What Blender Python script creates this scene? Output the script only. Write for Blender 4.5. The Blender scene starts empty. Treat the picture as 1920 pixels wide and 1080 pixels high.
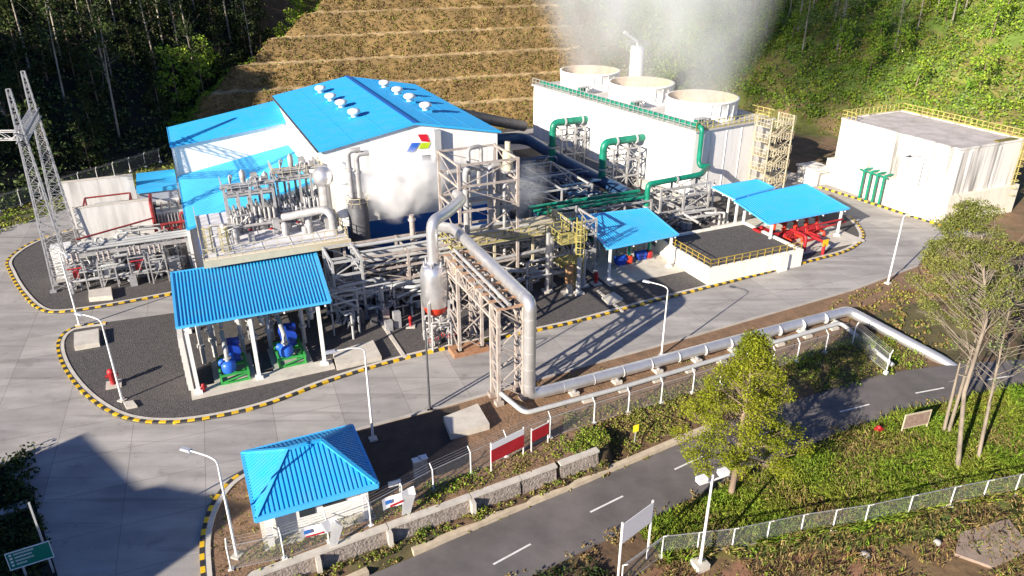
import bpy, math, random
import numpy as np
from math import radians, sin, cos, tan, pi, atan2, hypot, sqrt
random.seed(7); RNG = np.random.default_rng(11)
scene = bpy.context.scene
COL = scene.collection

# ------------------------------------------------------------------ camera, light, exposure
CAM_H, FPX, PITCH = 35.0, 1400.0, radians(25.5)
cd = bpy.data.cameras.new("camera"); cam = bpy.data.objects.new("camera", cd); COL.objects.link(cam)
cam.location = (0, 0, CAM_H); cam.rotation_euler = (radians(90) - PITCH, 0, 0)
cd.sensor_width = 36; cd.lens = FPX / 1920 * 36; cd.clip_start = 0.5; cd.clip_end = 3000
scene.camera = cam
SUN_EL, SHADOW_AZ = radians(21), radians(48.5)          # shadows fall towards this direction (from +x towards +y)
world = bpy.data.worlds.new("World"); scene.world = world; world.use_nodes = True
wn = world.node_tree
sky = wn.nodes.new('ShaderNodeTexSky'); sky.sky_type = 'NISHITA'; sky.sun_disc = False
sky.sun_elevation = SUN_EL; sky.sun_rotation = atan2(-cos(SHADOW_AZ), -sin(SHADOW_AZ)); sky.air_density = 1.0; sky.dust_density = .6; sky.ozone_density = 3.0
bg = wn.nodes['Background']; bg.inputs['Strength'].default_value = 0.044
tint = wn.nodes.new('ShaderNodeMix'); tint.data_type = 'RGBA'; tint.blend_type = 'MULTIPLY'; tint.inputs[0].default_value = 1; tint.inputs[7].default_value = (.66, .89, 1.42, 1)
wn.links.new(sky.outputs[0], tint.inputs[6]); wn.links.new(tint.outputs[2], bg.inputs[0])
sl = bpy.data.lights.new("sun", 'SUN'); sl.energy = 5.0; sl.angle = radians(0.5); sl.color = (1.0, 0.90, 0.76)
so = bpy.data.objects.new("sun", sl); COL.objects.link(so)
so.rotation_euler = (radians(90) - SUN_EL, 0, SHADOW_AZ - radians(90)); so.location = (-60, -60, 80)
scene.view_settings.view_transform = 'Standard'; scene.view_settings.look = 'None'
scene.view_settings.gamma = 1; scene.view_settings.exposure = 1.08
scene.cycles.volume_bounces = 5; scene.cycles.volume_step_rate = 2.0; scene.cycles.volume_max_steps = 96
scene.cycles.max_bounces = 10; scene.cycles.transparent_max_bounces = 24

# ------------------------------------------------------------------ the plant's own grid (a to the right, b to the back, z up)
AZ = radians(24.5); CA, SA = cos(AZ), sin(AZ)
def s2(w): return (w[0]*CA + w[1]*SA, -w[0]*SA + w[1]*CA, w[2])
def w2(s): return (s[0]*CA - s[1]*SA, s[0]*SA + s[1]*CA, s[2])
def ray(px, py):
    x = (px-960)/FPX; y = -(py-540)/FPX
    return (x, cos(PITCH)+y*sin(PITCH), -sin(PITCH)+y*cos(PITCH))
def S(px, py, z=0.0):                 # surveyed point: where a sight line meets the level z
    d = ray(px, py); t = (z-CAM_H)/d[2]
    return s2((d[0]*t, d[1]*t, z))
def S2(px, py, z=0.0): return S(px, py, z)[:2]
def Sb(px, py, b):
    d = s2(ray(px, py)); t = b/d[1]; return (d[0]*t, b, CAM_H+d[2]*t)
def Sa(px, py, a):
    d = s2(ray(px, py)); t = a/d[0]; return (a, d[1]*t, CAM_H+d[2]*t)

# ------------------------------------------------------------------ materials
def srgb(h):
    c = [int(h[i:i+2], 16)/255 for i in (0, 2, 4)]
    return tuple(x/12.92 if x < .04045 else ((x+.055)/1.055)**2.4 for x in c)
MATS = {}
def mat(name, col, rough=.6, metal=0.0, col2=None, scale=1.0, stretch=(1, 1, 1), amt=.5, bump=0.0, bscale=20, detail=5, contrast=(.35, .65), attr=None, spec=.5):
    m = bpy.data.materials.new(name); m.use_nodes = True
    n = m.node_tree.nodes; l = m.node_tree.links; b = n['Principled BSDF']
    b.inputs['Roughness'].default_value = rough; b.inputs['Metallic'].default_value = metal
    b.inputs['Specular IOR Level'].default_value = spec
    c1 = tuple(col)+(1,)
    geo = n.new('ShaderNodeNewGeometry')
    mp = n.new('ShaderNodeMapping'); mp.inputs['Scale'].default_value = stretch; l.new(geo.outputs['Position'], mp.inputs[0])
    base = None
    if attr:
        at = n.new('ShaderNodeAttribute'); at.attribute_name = attr; base = at.outputs['Color']
    if col2 is not None:
        ns = n.new('ShaderNodeTexNoise'); ns.inputs['Scale'].default_value = scale; ns.inputs['Detail'].default_value = detail; ns.inputs['Roughness'].default_value = .65
        l.new(mp.outputs[0], ns.inputs['Vector'])
        rp = n.new('ShaderNodeMapRange'); rp.inputs[1].default_value, rp.inputs[2].default_value = contrast
        l.new(ns.outputs['Fac'], rp.inputs[0])
        mx = n.new('ShaderNodeMix'); mx.data_type = 'RGBA'
        l.new(rp.outputs[0], mx.inputs[0])
        if base: l.new(base, mx.inputs[6])
        else: mx.inputs[6].default_value = c1
        mx.inputs[7].default_value = tuple(col2)+(1,)
        if attr:
            mx.blend_type = 'MULTIPLY'
        base = mx.outputs[2]
    if base: l.new(base, b.inputs['Base Color'])
    else: b.inputs['Base Color'].default_value = c1
    if bump:
        nb = n.new('ShaderNodeTexNoise'); nb.inputs['Scale'].default_value = bscale; nb.inputs['Detail'].default_value = 4
        l.new(geo.outputs['Position'], nb.inputs['Vector'])
        bp = n.new('ShaderNodeBump'); bp.inputs['Strength'].default_value = bump; bp.inputs['Distance'].default_value = .1
        l.new(nb.outputs['Fac'], bp.inputs['Height']); l.new(bp.outputs[0], b.inputs['Normal'])
    m['_b'] = 1
    MATS[name] = m
    return m
def leafmat(name, c1, c2, scale=.35, trans=.25, c3=None):
    m = mat(name, c1, .75, 0, c2, scale, detail=6, contrast=(.38, .62), spec=.2)
    n = m.node_tree.nodes; l = m.node_tree.links; b = n['Principled BSDF']
    oi = n.new('ShaderNodeNewGeometry')
    hv = n.new('ShaderNodeHueSaturation'); src = b.inputs['Base Color'].links[0].from_socket
    mr = n.new('ShaderNodeMapRange'); mr.inputs[3].default_value = .55; mr.inputs[4].default_value = 1.5
    l.new(oi.outputs['Random Per Island'], mr.inputs[0]); l.new(mr.outputs[0], hv.inputs['Value']); l.new(src, hv.inputs['Color'])
    l.new(hv.outputs[0], b.inputs['Base Color'])
    t = n.new('ShaderNodeBsdfTranslucent'); l.new(hv.outputs[0], t.inputs['Color'])
    mx = n.new('ShaderNodeMixShader'); mx.inputs[0].default_value = trans
    l.new(b.outputs[0], mx.inputs[1]); l.new(t.outputs[0], mx.inputs[2]); l.new(mx.outputs[0], n['Material Output'].inputs[0])
    return m
def grimy(name, col, dirt, rough=.6, scale=.5, stretch=(1, 1, .12), contrast=(.55, .8), bump=0):
    return mat(name, col, rough, 0, dirt, scale, stretch, contrast=contrast, bump=bump)

WHITE = grimy('white_wall', (.79, .78, .76), (.42, .41, .39), .6, .9, contrast=(.52, .95))
WHITEP = mat('white_paint', (.78, .77, .75), .5, 0, (.6, .58, .54), 1.2, contrast=(.5, .9))
TANKW = grimy('stained_white_concrete', (.74, .71, .66), (.13, .125, .115), .8, .9, (1, 1, .06), (.45, .68))
TANKT = mat('weathered_deck', (.55, .50, .48), .9, 0, (.30, .28, .25), .5, contrast=(.4, .75), bump=.2)
BLUER = mat('blue_roof_paint', srgb('2ba6e0'), .6, 0, srgb('4fa3cc'), .7, contrast=(.42, .85), detail=8)
BLUEL = mat('lighter_blue_roof', srgb('52c0ee'), .6, 0, srgb('48b4e2'), .3, contrast=(.4, .8))  # lighter blue than the main roof, for the lower wing roof
BLUED = mat('dark_blue_paint', srgb('1b5fae'), .5)
CONC = mat('concrete', (.44, .41, .37), .9, 0, (.30, .28, .25), .8, contrast=(.4, .8), bump=.15)
CONCL = mat('pale_concrete', (.58, .54, .47), .9, 0, (.40, .36, .31), 1.0, contrast=(.4, .8), bump=.15)
GRAVEL = mat('dark_gravel', (.115, .104, .100), .95, 0, (.058, .054, .053), 3.5, contrast=(.3, .7), bump=1.0, bscale=9, detail=9)
YARD = mat('yard_surface', (.10, .095, .09), .95, 0, (.05, .048, .045), .6, contrast=(.35, .65), bump=.6, bscale=6)
ASPH = mat('asphalt', (.165, .148, .142), .9, 0, (.105, .096, .092), .35, detail=9, contrast=(.36, .66), bump=.3, bscale=25)
STEEL = mat('galvanised_steel', (.46, .46, .47), .5, .35, (.33, .33, .34), 2.0, contrast=(.4, .7))
BEIGE = mat('primed_steel', (.42, .37, .33), .6, 0, (.25, .19, .16), 1.5, contrast=(.45, .75))
PALEG = mat('pale_grey_steel', (.46, .455, .45), .5, .15, (.30, .29, .285), 1.5)
CREAM = mat('cream_steel', (.52, .46, .32), .6, 0, (.45, .38, .26), 1.2, contrast=(.45, .75))
SILVER = mat('aluminium_cladding', (.80, .79, .78), .36, .75, (.62, .61, .61), .9, contrast=(.4, .8))
GREYP = mat('grey_paint', (.42, .43, .43), .55, 0, (.33, .33, .33), 1.3, contrast=(.4, .8))
DARKP = mat('dark_grey_paint', (.10, .10, .11), .6, 0, (.06, .06, .065), 1.3)
TEAL = mat('green_pipe_paint', srgb('14876c'), .4, 0, srgb('0f6e58'), .8)
NAVY = mat('dark_blue_pipe_paint', srgb('2e4f74'), .45, 0, srgb('25415f'), .8)
GREEN = mat('green_skid_paint', srgb('3fa64e'), .5, 0, srgb('2e8a3e'), 1.5)
BLUEM = mat('blue_motor_paint', srgb('1d48b8'), .4, 0, srgb('153a9a'), 1.5)
RED = mat('red_paint', srgb('b3262a'), .5, 0, srgb('8c1c22'), 1.5)
ORANGE = mat('red_orange_paint', srgb('d8401e'), .5, 0, srgb('b52c18'), 1.5)
YELLOW = mat('yellow_paint', srgb('e2b81e'), .6, 0, srgb('b78f1a'), 1.4, contrast=(.45, .8))
RAILY = mat('pale_yellow_rail', srgb('b9ae66'), .55, 0, srgb('8f8650'), 1.4)
BLACK = mat('black_paint', (.025, .025, .027), .6, 0, (.05, .048, .045), 1.4)
GLASS = mat('dark_glass', (.03, .04, .05), .12)
LINE = mat('road_paint', (.75, .74, .70), .8, 0, (.5, .48, .45), 3.0, contrast=(.45, .8))
TRUNK = mat('pale_bark', (.40, .36, .29), .9, 0, (.22, .19, .15), 1.5, (1, 1, .3), bump=.3)
TRUNKD = mat('grey_brown_bark', (.30, .25, .19), .9, 0, (.16, .13, .10), 1.5, (1, 1, .3), bump=.3)
BARK = mat('brown_bark', (.30, .22, .15), .9, 0, (.17, .12, .09), 1.5, (1, 1, .3), bump=.3)
SKIN = CREAM
TERR = mat('hillside', (1, 1, 1), .95, 0, (.45, .42, .40), .45, contrast=(.30, .72), bump=.9, bscale=1.6, detail=9, attr='col')
LF_SHADED = leafmat('shade_darkened_leaves', (.024, .042, .012), (.050, .074, .018), trans=.15)  # leaf colour lowered to paint shade into the left forest and corner planting
LF_GREEN = leafmat('bright_leaves', (.16, .31, .03), (.28, .37, .04))
LF_GREY = leafmat('grey_green_leaves', (.20, .25, .10), (.14, .20, .06))
LF_OLIVE = leafmat('olive_leaves', (.175, .215, .013), (.275, .29, .023), trans=.3)
LF_SPARSE = leafmat('yellow_green_leaves', (.175, .205, .045), (.24, .245, .06), trans=.3)
LF_BROWN = leafmat('dry_scrub_leaves', (.28, .185, .062), (.19, .125, .045), .3, .15)
LF_DRY = leafmat('purple_brown_scrub', (.115, .062, .04), (.075, .045, .03), .3, .1)
LF_TAN = leafmat('straw_grass', (.34, .25, .11), (.25, .17, .07), .3, .15)
GRASS = leafmat('grass_blades', (.17, .29, .024), (.29, .32, .044), .18, .3)
WEED = leafmat('weed_leaves', (.15, .185, .04), (.24, .18, .07), .3, .2)

# slab joints and stains in the concrete road
def road_concrete():
    m = mat('road_concrete', (.49, .462, .43), .85, 0, (.33, .315, .295), .16, contrast=(.3, .75), bump=.12, bscale=8, detail=8)
    n = m.node_tree.nodes; l = m.node_tree.links; b = n['Principled BSDF']
    geo = n.new('ShaderNodeNewGeometry'); mp = n.new('ShaderNodeMapping'); mp.inputs['Rotation'].default_value = (0, 0, -AZ+.06)
    l.new(geo.outputs['Position'], mp.inputs[0])
    br = n.new('ShaderNodeTexBrick'); br.offset = .0; br.inputs['Scale'].default_value = 1; br.inputs['Brick Width'].default_value = 5.2; br.inputs['Row Height'].default_value = 4.4
    br.inputs['Mortar Size'].default_value = .035; br.inputs['Mortar Smooth'].default_value = .3
    br.inputs['Color1'].default_value = (1, 1, 1, 1); br.inputs['Color2'].default_value = (.80, .80, .82, 1); br.inputs['Mortar'].default_value = (.62, .61, .60, 1)
    l.new(mp.outputs[0], br.inputs['Vector'])
    # drag marks
    mp2 = n.new('ShaderNodeMapping'); mp2.inputs['Rotation'].default_value = (0, 0, -AZ-.1); mp2.inputs['Scale'].default_value = (.22, .9, 1)
    l.new(geo.outputs['Position'], mp2.inputs[0])
    ns = n.new('ShaderNodeTexNoise'); ns.inputs['Scale'].default_value = .8; ns.inputs['Detail'].default_value = 6; l.new(mp2.outputs[0], ns.inputs['Vector'])
    mr = n.new('ShaderNodeMapRange'); mr.inputs[1].default_value = .35; mr.inputs[2].default_value = .7; mr.inputs[3].default_value = .76; mr.inputs[4].default_value = 1.06
    l.new(ns.outputs['Fac'], mr.inputs[0])
    src = b.inputs['Base Color'].links[0].from_socket
    m1 = n.new('ShaderNodeMix'); m1.data_type = 'RGBA'; m1.blend_type = 'MULTIPLY'; m1.inputs[0].default_value = 1
    l.new(src, m1.inputs[6]); l.new(br.outputs['Color'], m1.inputs[7])
    m2 = n.new('ShaderNodeMix'); m2.data_type = 'RGBA'; m2.blend_type = 'MULTIPLY'; m2.inputs[0].default_value = 1
    l.new(m1.outputs[2], m2.inputs[6]); l.new(mr.outputs[0], m2.inputs[7])
    # oil spots and dark tyre tracks
    n3 = n.new('ShaderNodeTexNoise'); n3.inputs['Scale'].default_value = .55; n3.inputs['Detail'].default_value = 9; n3.inputs['Roughness'].default_value = .75; l.new(geo.outputs['Position'], n3.inputs['Vector'])
    r3 = n.new('ShaderNodeMapRange'); r3.inputs[1].default_value = .56; r3.inputs[2].default_value = .72; r3.inputs[3].default_value = 1; r3.inputs[4].default_value = .62; l.new(n3.outputs['Fac'], r3.inputs[0])
    mp4 = n.new('ShaderNodeMapping'); mp4.inputs['Rotation'].default_value = (0, 0, -AZ); mp4.inputs['Scale'].default_value = (.05, 1.1, 1); l.new(geo.outputs['Position'], mp4.inputs[0])
    n4 = n.new('ShaderNodeTexNoise'); n4.inputs['Scale'].default_value = 1.0; n4.inputs['Detail'].default_value = 3; n4.inputs['Distortion'].default_value = .4; l.new(mp4.outputs[0], n4.inputs['Vector'])
    r4 = n.new('ShaderNodeMapRange'); r4.inputs[1].default_value = .58; r4.inputs[2].default_value = .66; r4.inputs[3].default_value = 1; r4.inputs[4].default_value = .80; l.new(n4.outputs['Fac'], r4.inputs[0])
    mm = n.new('ShaderNodeMath'); mm.operation = 'MULTIPLY'; l.new(r3.outputs[0], mm.inputs[0]); l.new(r4.outputs[0], mm.inputs[1])
    m5 = n.new('ShaderNodeMix'); m5.data_type = 'RGBA'; m5.blend_type = 'MULTIPLY'; m5.inputs[0].default_value = 1; l.new(m2.outputs[2], m5.inputs[6]); l.new(mm.outputs[0], m5.inputs[7])
    l.new(m5.outputs[2], b.inputs['Base Color'])
    return m
ROADC = road_concrete()
def wire_mesh(name, col, size=.10, w=.085, cover=0):
    m = bpy.data.materials.new(name); m.use_nodes = True
    n = m.node_tree.nodes; l = m.node_tree.links; b = n['Principled BSDF']
    b.inputs['Base Color'].default_value = col+(1,); b.inputs['Roughness'].default_value = .6; b.inputs['Metallic'].default_value = .3
    uv = n.new('ShaderNodeUVMap'); sx = n.new('ShaderNodeSeparateXYZ'); l.new(uv.outputs[0], sx.inputs[0])
    def ma(op, a, c):
        x = n.new('ShaderNodeMath'); x.operation = op
        for i, v in enumerate((a, c)):
            if isinstance(v, (int, float)): x.inputs[i].default_value = v
            else: l.new(v, x.inputs[i])
        return x.outputs[0]
    p = ma('LESS_THAN', ma('FRACT', ma('DIVIDE', ma('ADD', sx.outputs[0], sx.outputs[1]), size), 0), w)
    q = ma('LESS_THAN', ma('FRACT', ma('DIVIDE', ma('SUBTRACT', sx.outputs[0], sx.outputs[1]), size), 0), w)
    f = ma('MAXIMUM', p, q)
    t = n.new('ShaderNodeBsdfTransparent'); mx = n.new('ShaderNodeMixShader')
    l.new(f, mx.inputs[0]); l.new(t.outputs[0], mx.inputs[1]); l.new(b.outputs[0], mx.inputs[2]); l.new(mx.outputs[0], n['Material Output'].inputs[0])
    return m
CHAIN = wire_mesh('chain_link_wire', (.42, .44, .44))

# ------------------------------------------------------------------ mesh builder (plant grid coordinates)
class M:
    def __init__(s): s.v = []; s.f = []; s.mi = []; s.sm = []; s.uv = None
    def add(s, vs, fs, m=0, smooth=False):
        o = len(s.v); s.v += [tuple(p) for p in vs]
        for f in fs:
            s.f.append(tuple(i+o for i in f)); s.mi.append(m); s.sm.append(smooth)
        return s
    def face(s, pts, m=0): return s.add(pts, [tuple(range(len(pts)))], m)
    def box(s, a0, b0, z0, a1, b1, z1, m=0):
        if a0 > a1: a0, a1 = a1, a0
        if b0 > b1: b0, b1 = b1, b0
        v = [(a0, b0, z0), (a1, b0, z0), (a1, b1, z0), (a0, b1, z0), (a0, b0, z1), (a1, b0, z1), (a1, b1, z1), (a0, b1, z1)]
        return s.add(v, [(3, 2, 1, 0), (4, 5, 6, 7), (0, 1, 5, 4), (1, 2, 6, 5), (2, 3, 7, 6), (3, 0, 4, 7)], m)
    def prism(s, poly, z0, z1, m=0, mtop=None):
        n = len(poly)
        ar = sum(poly[i][0]*poly[(i+1) % n][1]-poly[(i+1) % n][0]*poly[i][1] for i in range(n))
        if ar < 0: poly = poly[::-1]
        zt = (lambda p: z1) if not callable(z1) else z1
        v = [(p[0], p[1], z0) for p in poly]+[(p[0], p[1], zt(p)) for p in poly]
        s.add(v, [tuple(range(n-1, -1, -1))]+[(i, (i+1) % n, n+(i+1) % n, n+i) for i in range(n)], m)
        s.add(v[n:], [tuple(range(n))], m if mtop is None else mtop)
        return s
    def bar(s, p, q, w, h=None, m=0):
        p = np.array(p, float); q = np.array(q, float); h = h or w
        d = q-p; L = np.linalg.norm(d)
        if L < 1e-6: return s
        d /= L; up = np.array((0, 0, 1.)) if abs(d[2]) < .95 else np.array((0, 1., 0))
        x = np.cross(d, up); x /= np.linalg.norm(x); y = np.cross(x, d)
        v = []
        for c in (p, q):
            for sx, sy in ((-1, -1), (1, -1), (1, 1), (-1, 1)): v.append(c+x*sx*w/2+y*sy*h/2)
        return s.add(v, [(0, 1, 2, 3), (7, 6, 5, 4), (4, 5, 1, 0), (5, 6, 2, 1), (6, 7, 3, 2), (7, 4, 0, 3)], m)
    def rings(s, cs, rs, n=12, m=0, caps=True):
        cs = [np.array(c, float) for c in cs]; R = []
        prev = None
        for i, c in enumerate(cs):
            d = (cs[min(i+1, len(cs)-1)]-cs[max(i-1, 0)]); d /= max(np.linalg.norm(d), 1e-9)
            if prev is None:
                t = np.array((0, 0, 1.)) if abs(d[2]) < .9 else np.array((1., 0, 0)); x = np.cross(d, t)
            else:
                x = prev-d*np.dot(prev, d)
            x /= np.linalg.norm(x); prev = x; y = np.cross(d, x)
            R.append([c+rs[i]*(x*cos(2*pi*k/n)+y*sin(2*pi*k/n)) for k in range(n)])
        v = [p for r in R for p in r]
        f = [(i*n+k, i*n+(k+1) % n, (i+1)*n+(k+1) % n, (i+1)*n+k) for i in range(len(cs)-1) for k in range(n)]
        s.add(v, f, m, True)
        if caps:
            s.add(R[0], [tuple(range(n-1, -1, -1))], m); s.add(R[-1], [tuple(range(n))], m)
        return s
    def tube(s, p, q, r, r2=None, n=12, m=0, caps=True): return s.rings([p, q], [r, r if r2 is None else r2], n, m, caps)
    def pipe(s, pts, r, bend=None, n=12, m=0, caps=True):
        bend = bend or r*2.2; P = [np.array(p, float) for p in pts]; out = [P[0]]
        for i in range(1, len(P)-1):
            a = P[i-1]-P[i]; b = P[i+1]-P[i]; la = np.linalg.norm(a); lb = np.linalg.norm(b); k = min(bend, la*.48, lb*.48)
            A = P[i]+a/la*k; B = P[i]+b/lb*k
            for t in np.linspace(0, 1, 6): out.append((1-t)**2*A+2*t*(1-t)*P[i]+t*t*B)
        out.append(P[-1])
        return s.rings(out, [r]*len(out), n, m, caps)
    def lathe(s, c, prof, n=24, m=0, smooth=True):
        v = []; 
        for r, z in prof: v += [(c[0]+r*cos(2*pi*k/n), c[1]+r*sin(2*pi*k/n), c[2]+z) for k in range(n)]
        f = [(i*n+k, i*n+(k+1) % n, (i+1)*n+(k+1) % n, (i+1)*n+k) for i in range(len(prof)-1) for k in range(n)]
        return s.add(v, f, m, smooth)
    def rail(s, pts, h=1.1, sp=1.6, r=.03, m=0, toe=False):
        for p, q in zip(pts[:-1], pts[1:]):
            p = np.array(p, float); q = np.array(q, float); L = np.linalg.norm(q-p); k = max(1, int(round(L/sp)))
            up = np.array((0, 0, h))
            for i in range(k+1):
                c = p+(q-p)*i/k; s.bar(c, c+up, r*2)
            s.bar(p+up, q+up, r*2); s.bar(p+up*.5, q+up*.5, r*1.6)
            if toe: s.bar(p+(0, 0, .1), q+(0, 0, .1), .03, .16)
        return s

ORIG = {}
ROOTROT = {}
def link(o): COL.objects.link(o); return o
def mesh_from(mb, name, mats, o=(0, 0, 0)):
    me = bpy.data.meshes.new(name)
    v = np.array(mb.v, float)-np.array(o, float)
    me.from_pydata(v.tolist(), [], mb.f)
    for m in (mats if isinstance(mats, (list, tuple)) else [mats]): me.materials.append(m)
    me.polygons.foreach_set('material_index', mb.mi); me.polygons.foreach_set('use_smooth', mb.sm)
    if mb.uv:
        u = me.uv_layers.new(name='UVMap'); u.data.foreach_set('uv', np.array(mb.uv, 'f').ravel())
    me.update(); return me
def tag(o, label=None, cat=None, group=None, kind=None):
    if label: o['label'] = label
    if cat: o['category'] = cat
    if group: o['group'] = group
    if kind: o['kind'] = kind
    return o
def T(name, label, cat, at=(0, 0, 0), group=None, rot=0.0, local=False):
    o = bpy.data.objects.new(name, None); link(o); o.empty_display_size = .3
    o.location = w2(at); o.rotation_euler = (0, 0, AZ+rot)
    tag(o, label, cat, group); ORIG[o.name] = (0, 0, 0) if local or rot else at
    return o
def part(name, mb, mats, root, label=None):
    o = bpy.data.objects.new(name, mesh_from(mb, name, mats, ORIG.get(root.name, (0, 0, 0)) if root else (0, 0, 0)))
    link(o); o.parent = root
    ORIG[o.name] = ORIG.get(root.name, (0, 0, 0))
    if label: o['label'] = label
    return o
def one(name, mb, mats, label, cat, at=(0, 0, 0), group=None, rot=0.0, local=False):
    o = bpy.data.objects.new(name, mesh_from(mb, name, mats, (0, 0, 0) if local or rot else at))
    link(o); o.location = w2(at); o.rotation_euler = (0, 0, AZ+rot); tag(o, label, cat, group); return o
def struct(name, mb, mats, kind='structure'):
    o = bpy.data.objects.new(name, mesh_from(mb, name, mats)); link(o); o.rotation_euler = (0, 0, AZ); o['kind'] = kind; return o
def copy_tree(o, parent=None):
    c = o.copy(); COL.objects.link(c)
    if parent is not None: c.parent = parent
    for ch in list(o.children): copy_tree(ch, c)
    return c
def place(o, at, rot=0, scale=1.0, label=None, group=None):
    o.location = w2(at); o.rotation_euler = (0, 0, AZ+rot); o.scale = (scale,)*3
    if label: o['label'] = label
    if group: o['group'] = group
    return o
def lam(p): return p[0]*.895-p[1]*.446
def sstep(x, e0, e1):
    t = np.clip((x-e0)/(e1-e0), 0, 1); return t*t*(3-2*t)
def lerp(a, b, t): return tuple(x+(y-x)*t for x, y in zip(a, b))

# ------------------------------------------------------------------ terrain
def vnoise(x, y, seed=0):
    xi = np.floor(x).astype(int); yi = np.floor(y).astype(int); xf = x-xi; yf = y-yi
    def h(i, j):
        n = (i*374761393+j*668265263+seed*974711) & 0x7fffffff
        n = ((n ^ (n >> 13))*1274126177) & 0x7fffffff
        return ((n ^ (n >> 16)) & 0xffff)/65535.0
    u = xf*xf*(3-2*xf); v = yf*yf*(3-2*yf)
    return (h(xi, yi)*(1-u)+h(xi+1, yi)*u)*(1-v)+(h(xi, yi+1)*(1-u)+h(xi+1, yi+1)*u)*v
def fbm(x, y, seed=0): return (vnoise(x, y, seed)*.5+vnoise(x*2.1, y*2.1, seed+1)*.3+vnoise(x*4.3, y*4.3, seed+2)*.2)-.5
TER_RISE, TER_RUN, TER_BENCH = 4.0, 3.3, 2.2
def terr_u(a, b): return (b-136-.3)+.096*(a-61)                    # distance behind the foot of the terraces
def AL(u): return np.interp(u, [0, 6, 11, 16.5, 22, 27, 33, 60], [1, 2.5, 6, 13.5, 21, 28.5, 34, 44])
def hill_terr(a, b):
    u = terr_u(a, b); P = TER_RUN+TER_BENCH
    k = np.floor(u/P); f = u-k*P
    z = k*TER_RISE+np.clip(f/TER_RUN, 0, 1)*TER_RISE
    z = np.where(u > 7*P, 7*TER_RISE+(u-7*P)*.5, z)
    return np.where(u < 0, -1, z)
def d_left(a, b): return (a+23.8)*-.647+(b-117.8)*.762              # behind the left fence line
def d_right(a, b): return (a-112.7)*.878+(b-108)*.479               # behind the foot of the right hill
def height(a, b):
    a = np.asarray(a, float); b = np.asarray(b, float)
    w_wall = 36.6+(a+.5)*.075
    zlow = -1.9
    tr = np.where(a < 26, sstep(b, w_wall-.1, w_wall+.25), np.clip((b-39.3)/(1.9+4.4*sstep(a, 55.3, 58.5)*(1-sstep(a, 66, 72))), 0, 1))
    zlow = np.where((a < 25.5) & (a > -3) & (b > 35.35+.098*a), -1.25, zlow)
    z = zlow*(1-tr)
    z = np.where(a < -3, z*sstep(a, -6, -3), z)
    z = np.where(a > 58, z, z)
    hl = np.clip(d_left(a, b)-1.0, 0, None); hl = hl*.62+fbm(a/9, b/9, 3)*np.clip(hl, 0, 4)*.7
    hr = np.clip(d_right(a, b), 0, None); hr = hr*.50+fbm(a/11, b/11, 5)*np.clip(hr, 0, 5)*.8
    ht = hill_terr(a, b)
    lat = sstep(a, AL(terr_u(a, b))-2, AL(terr_u(a, b))+2.5)*(1-sstep(a, 92, 104))
    nat = np.maximum(hl, hr)
    back = np.clip(terr_u(a, b), 0, None)*.66
    nat = np.where(lat < 1, np.maximum(nat*1.0, np.where(a > 60, np.minimum(back, np.maximum(hr, back*.8)), 0)), nat)
    h = np.where(terr_u(a, b) > 0, ht*lat+nat*(1-lat), np.maximum(nat*(1-sstep(a, 5, 15)*(1-sstep(a, 100, 110))), 0))
    z = np.where(h > 0, z+h, z)
    w = b*.895-a*.446
    ridge = (62-14*sstep(w, 135, 165))*sstep(w, 119, 134)*sstep(-a, 62, 105)  # unseen ridge beyond the left edge, added to shade the forest
    z = np.where(np.abs(z) < .03, -.06, z)
    return np.where(ridge > 1, np.maximum(z, ridge), z)
def hz(a, b): return float(height(np.array([a]), np.array([b]))[0])

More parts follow.
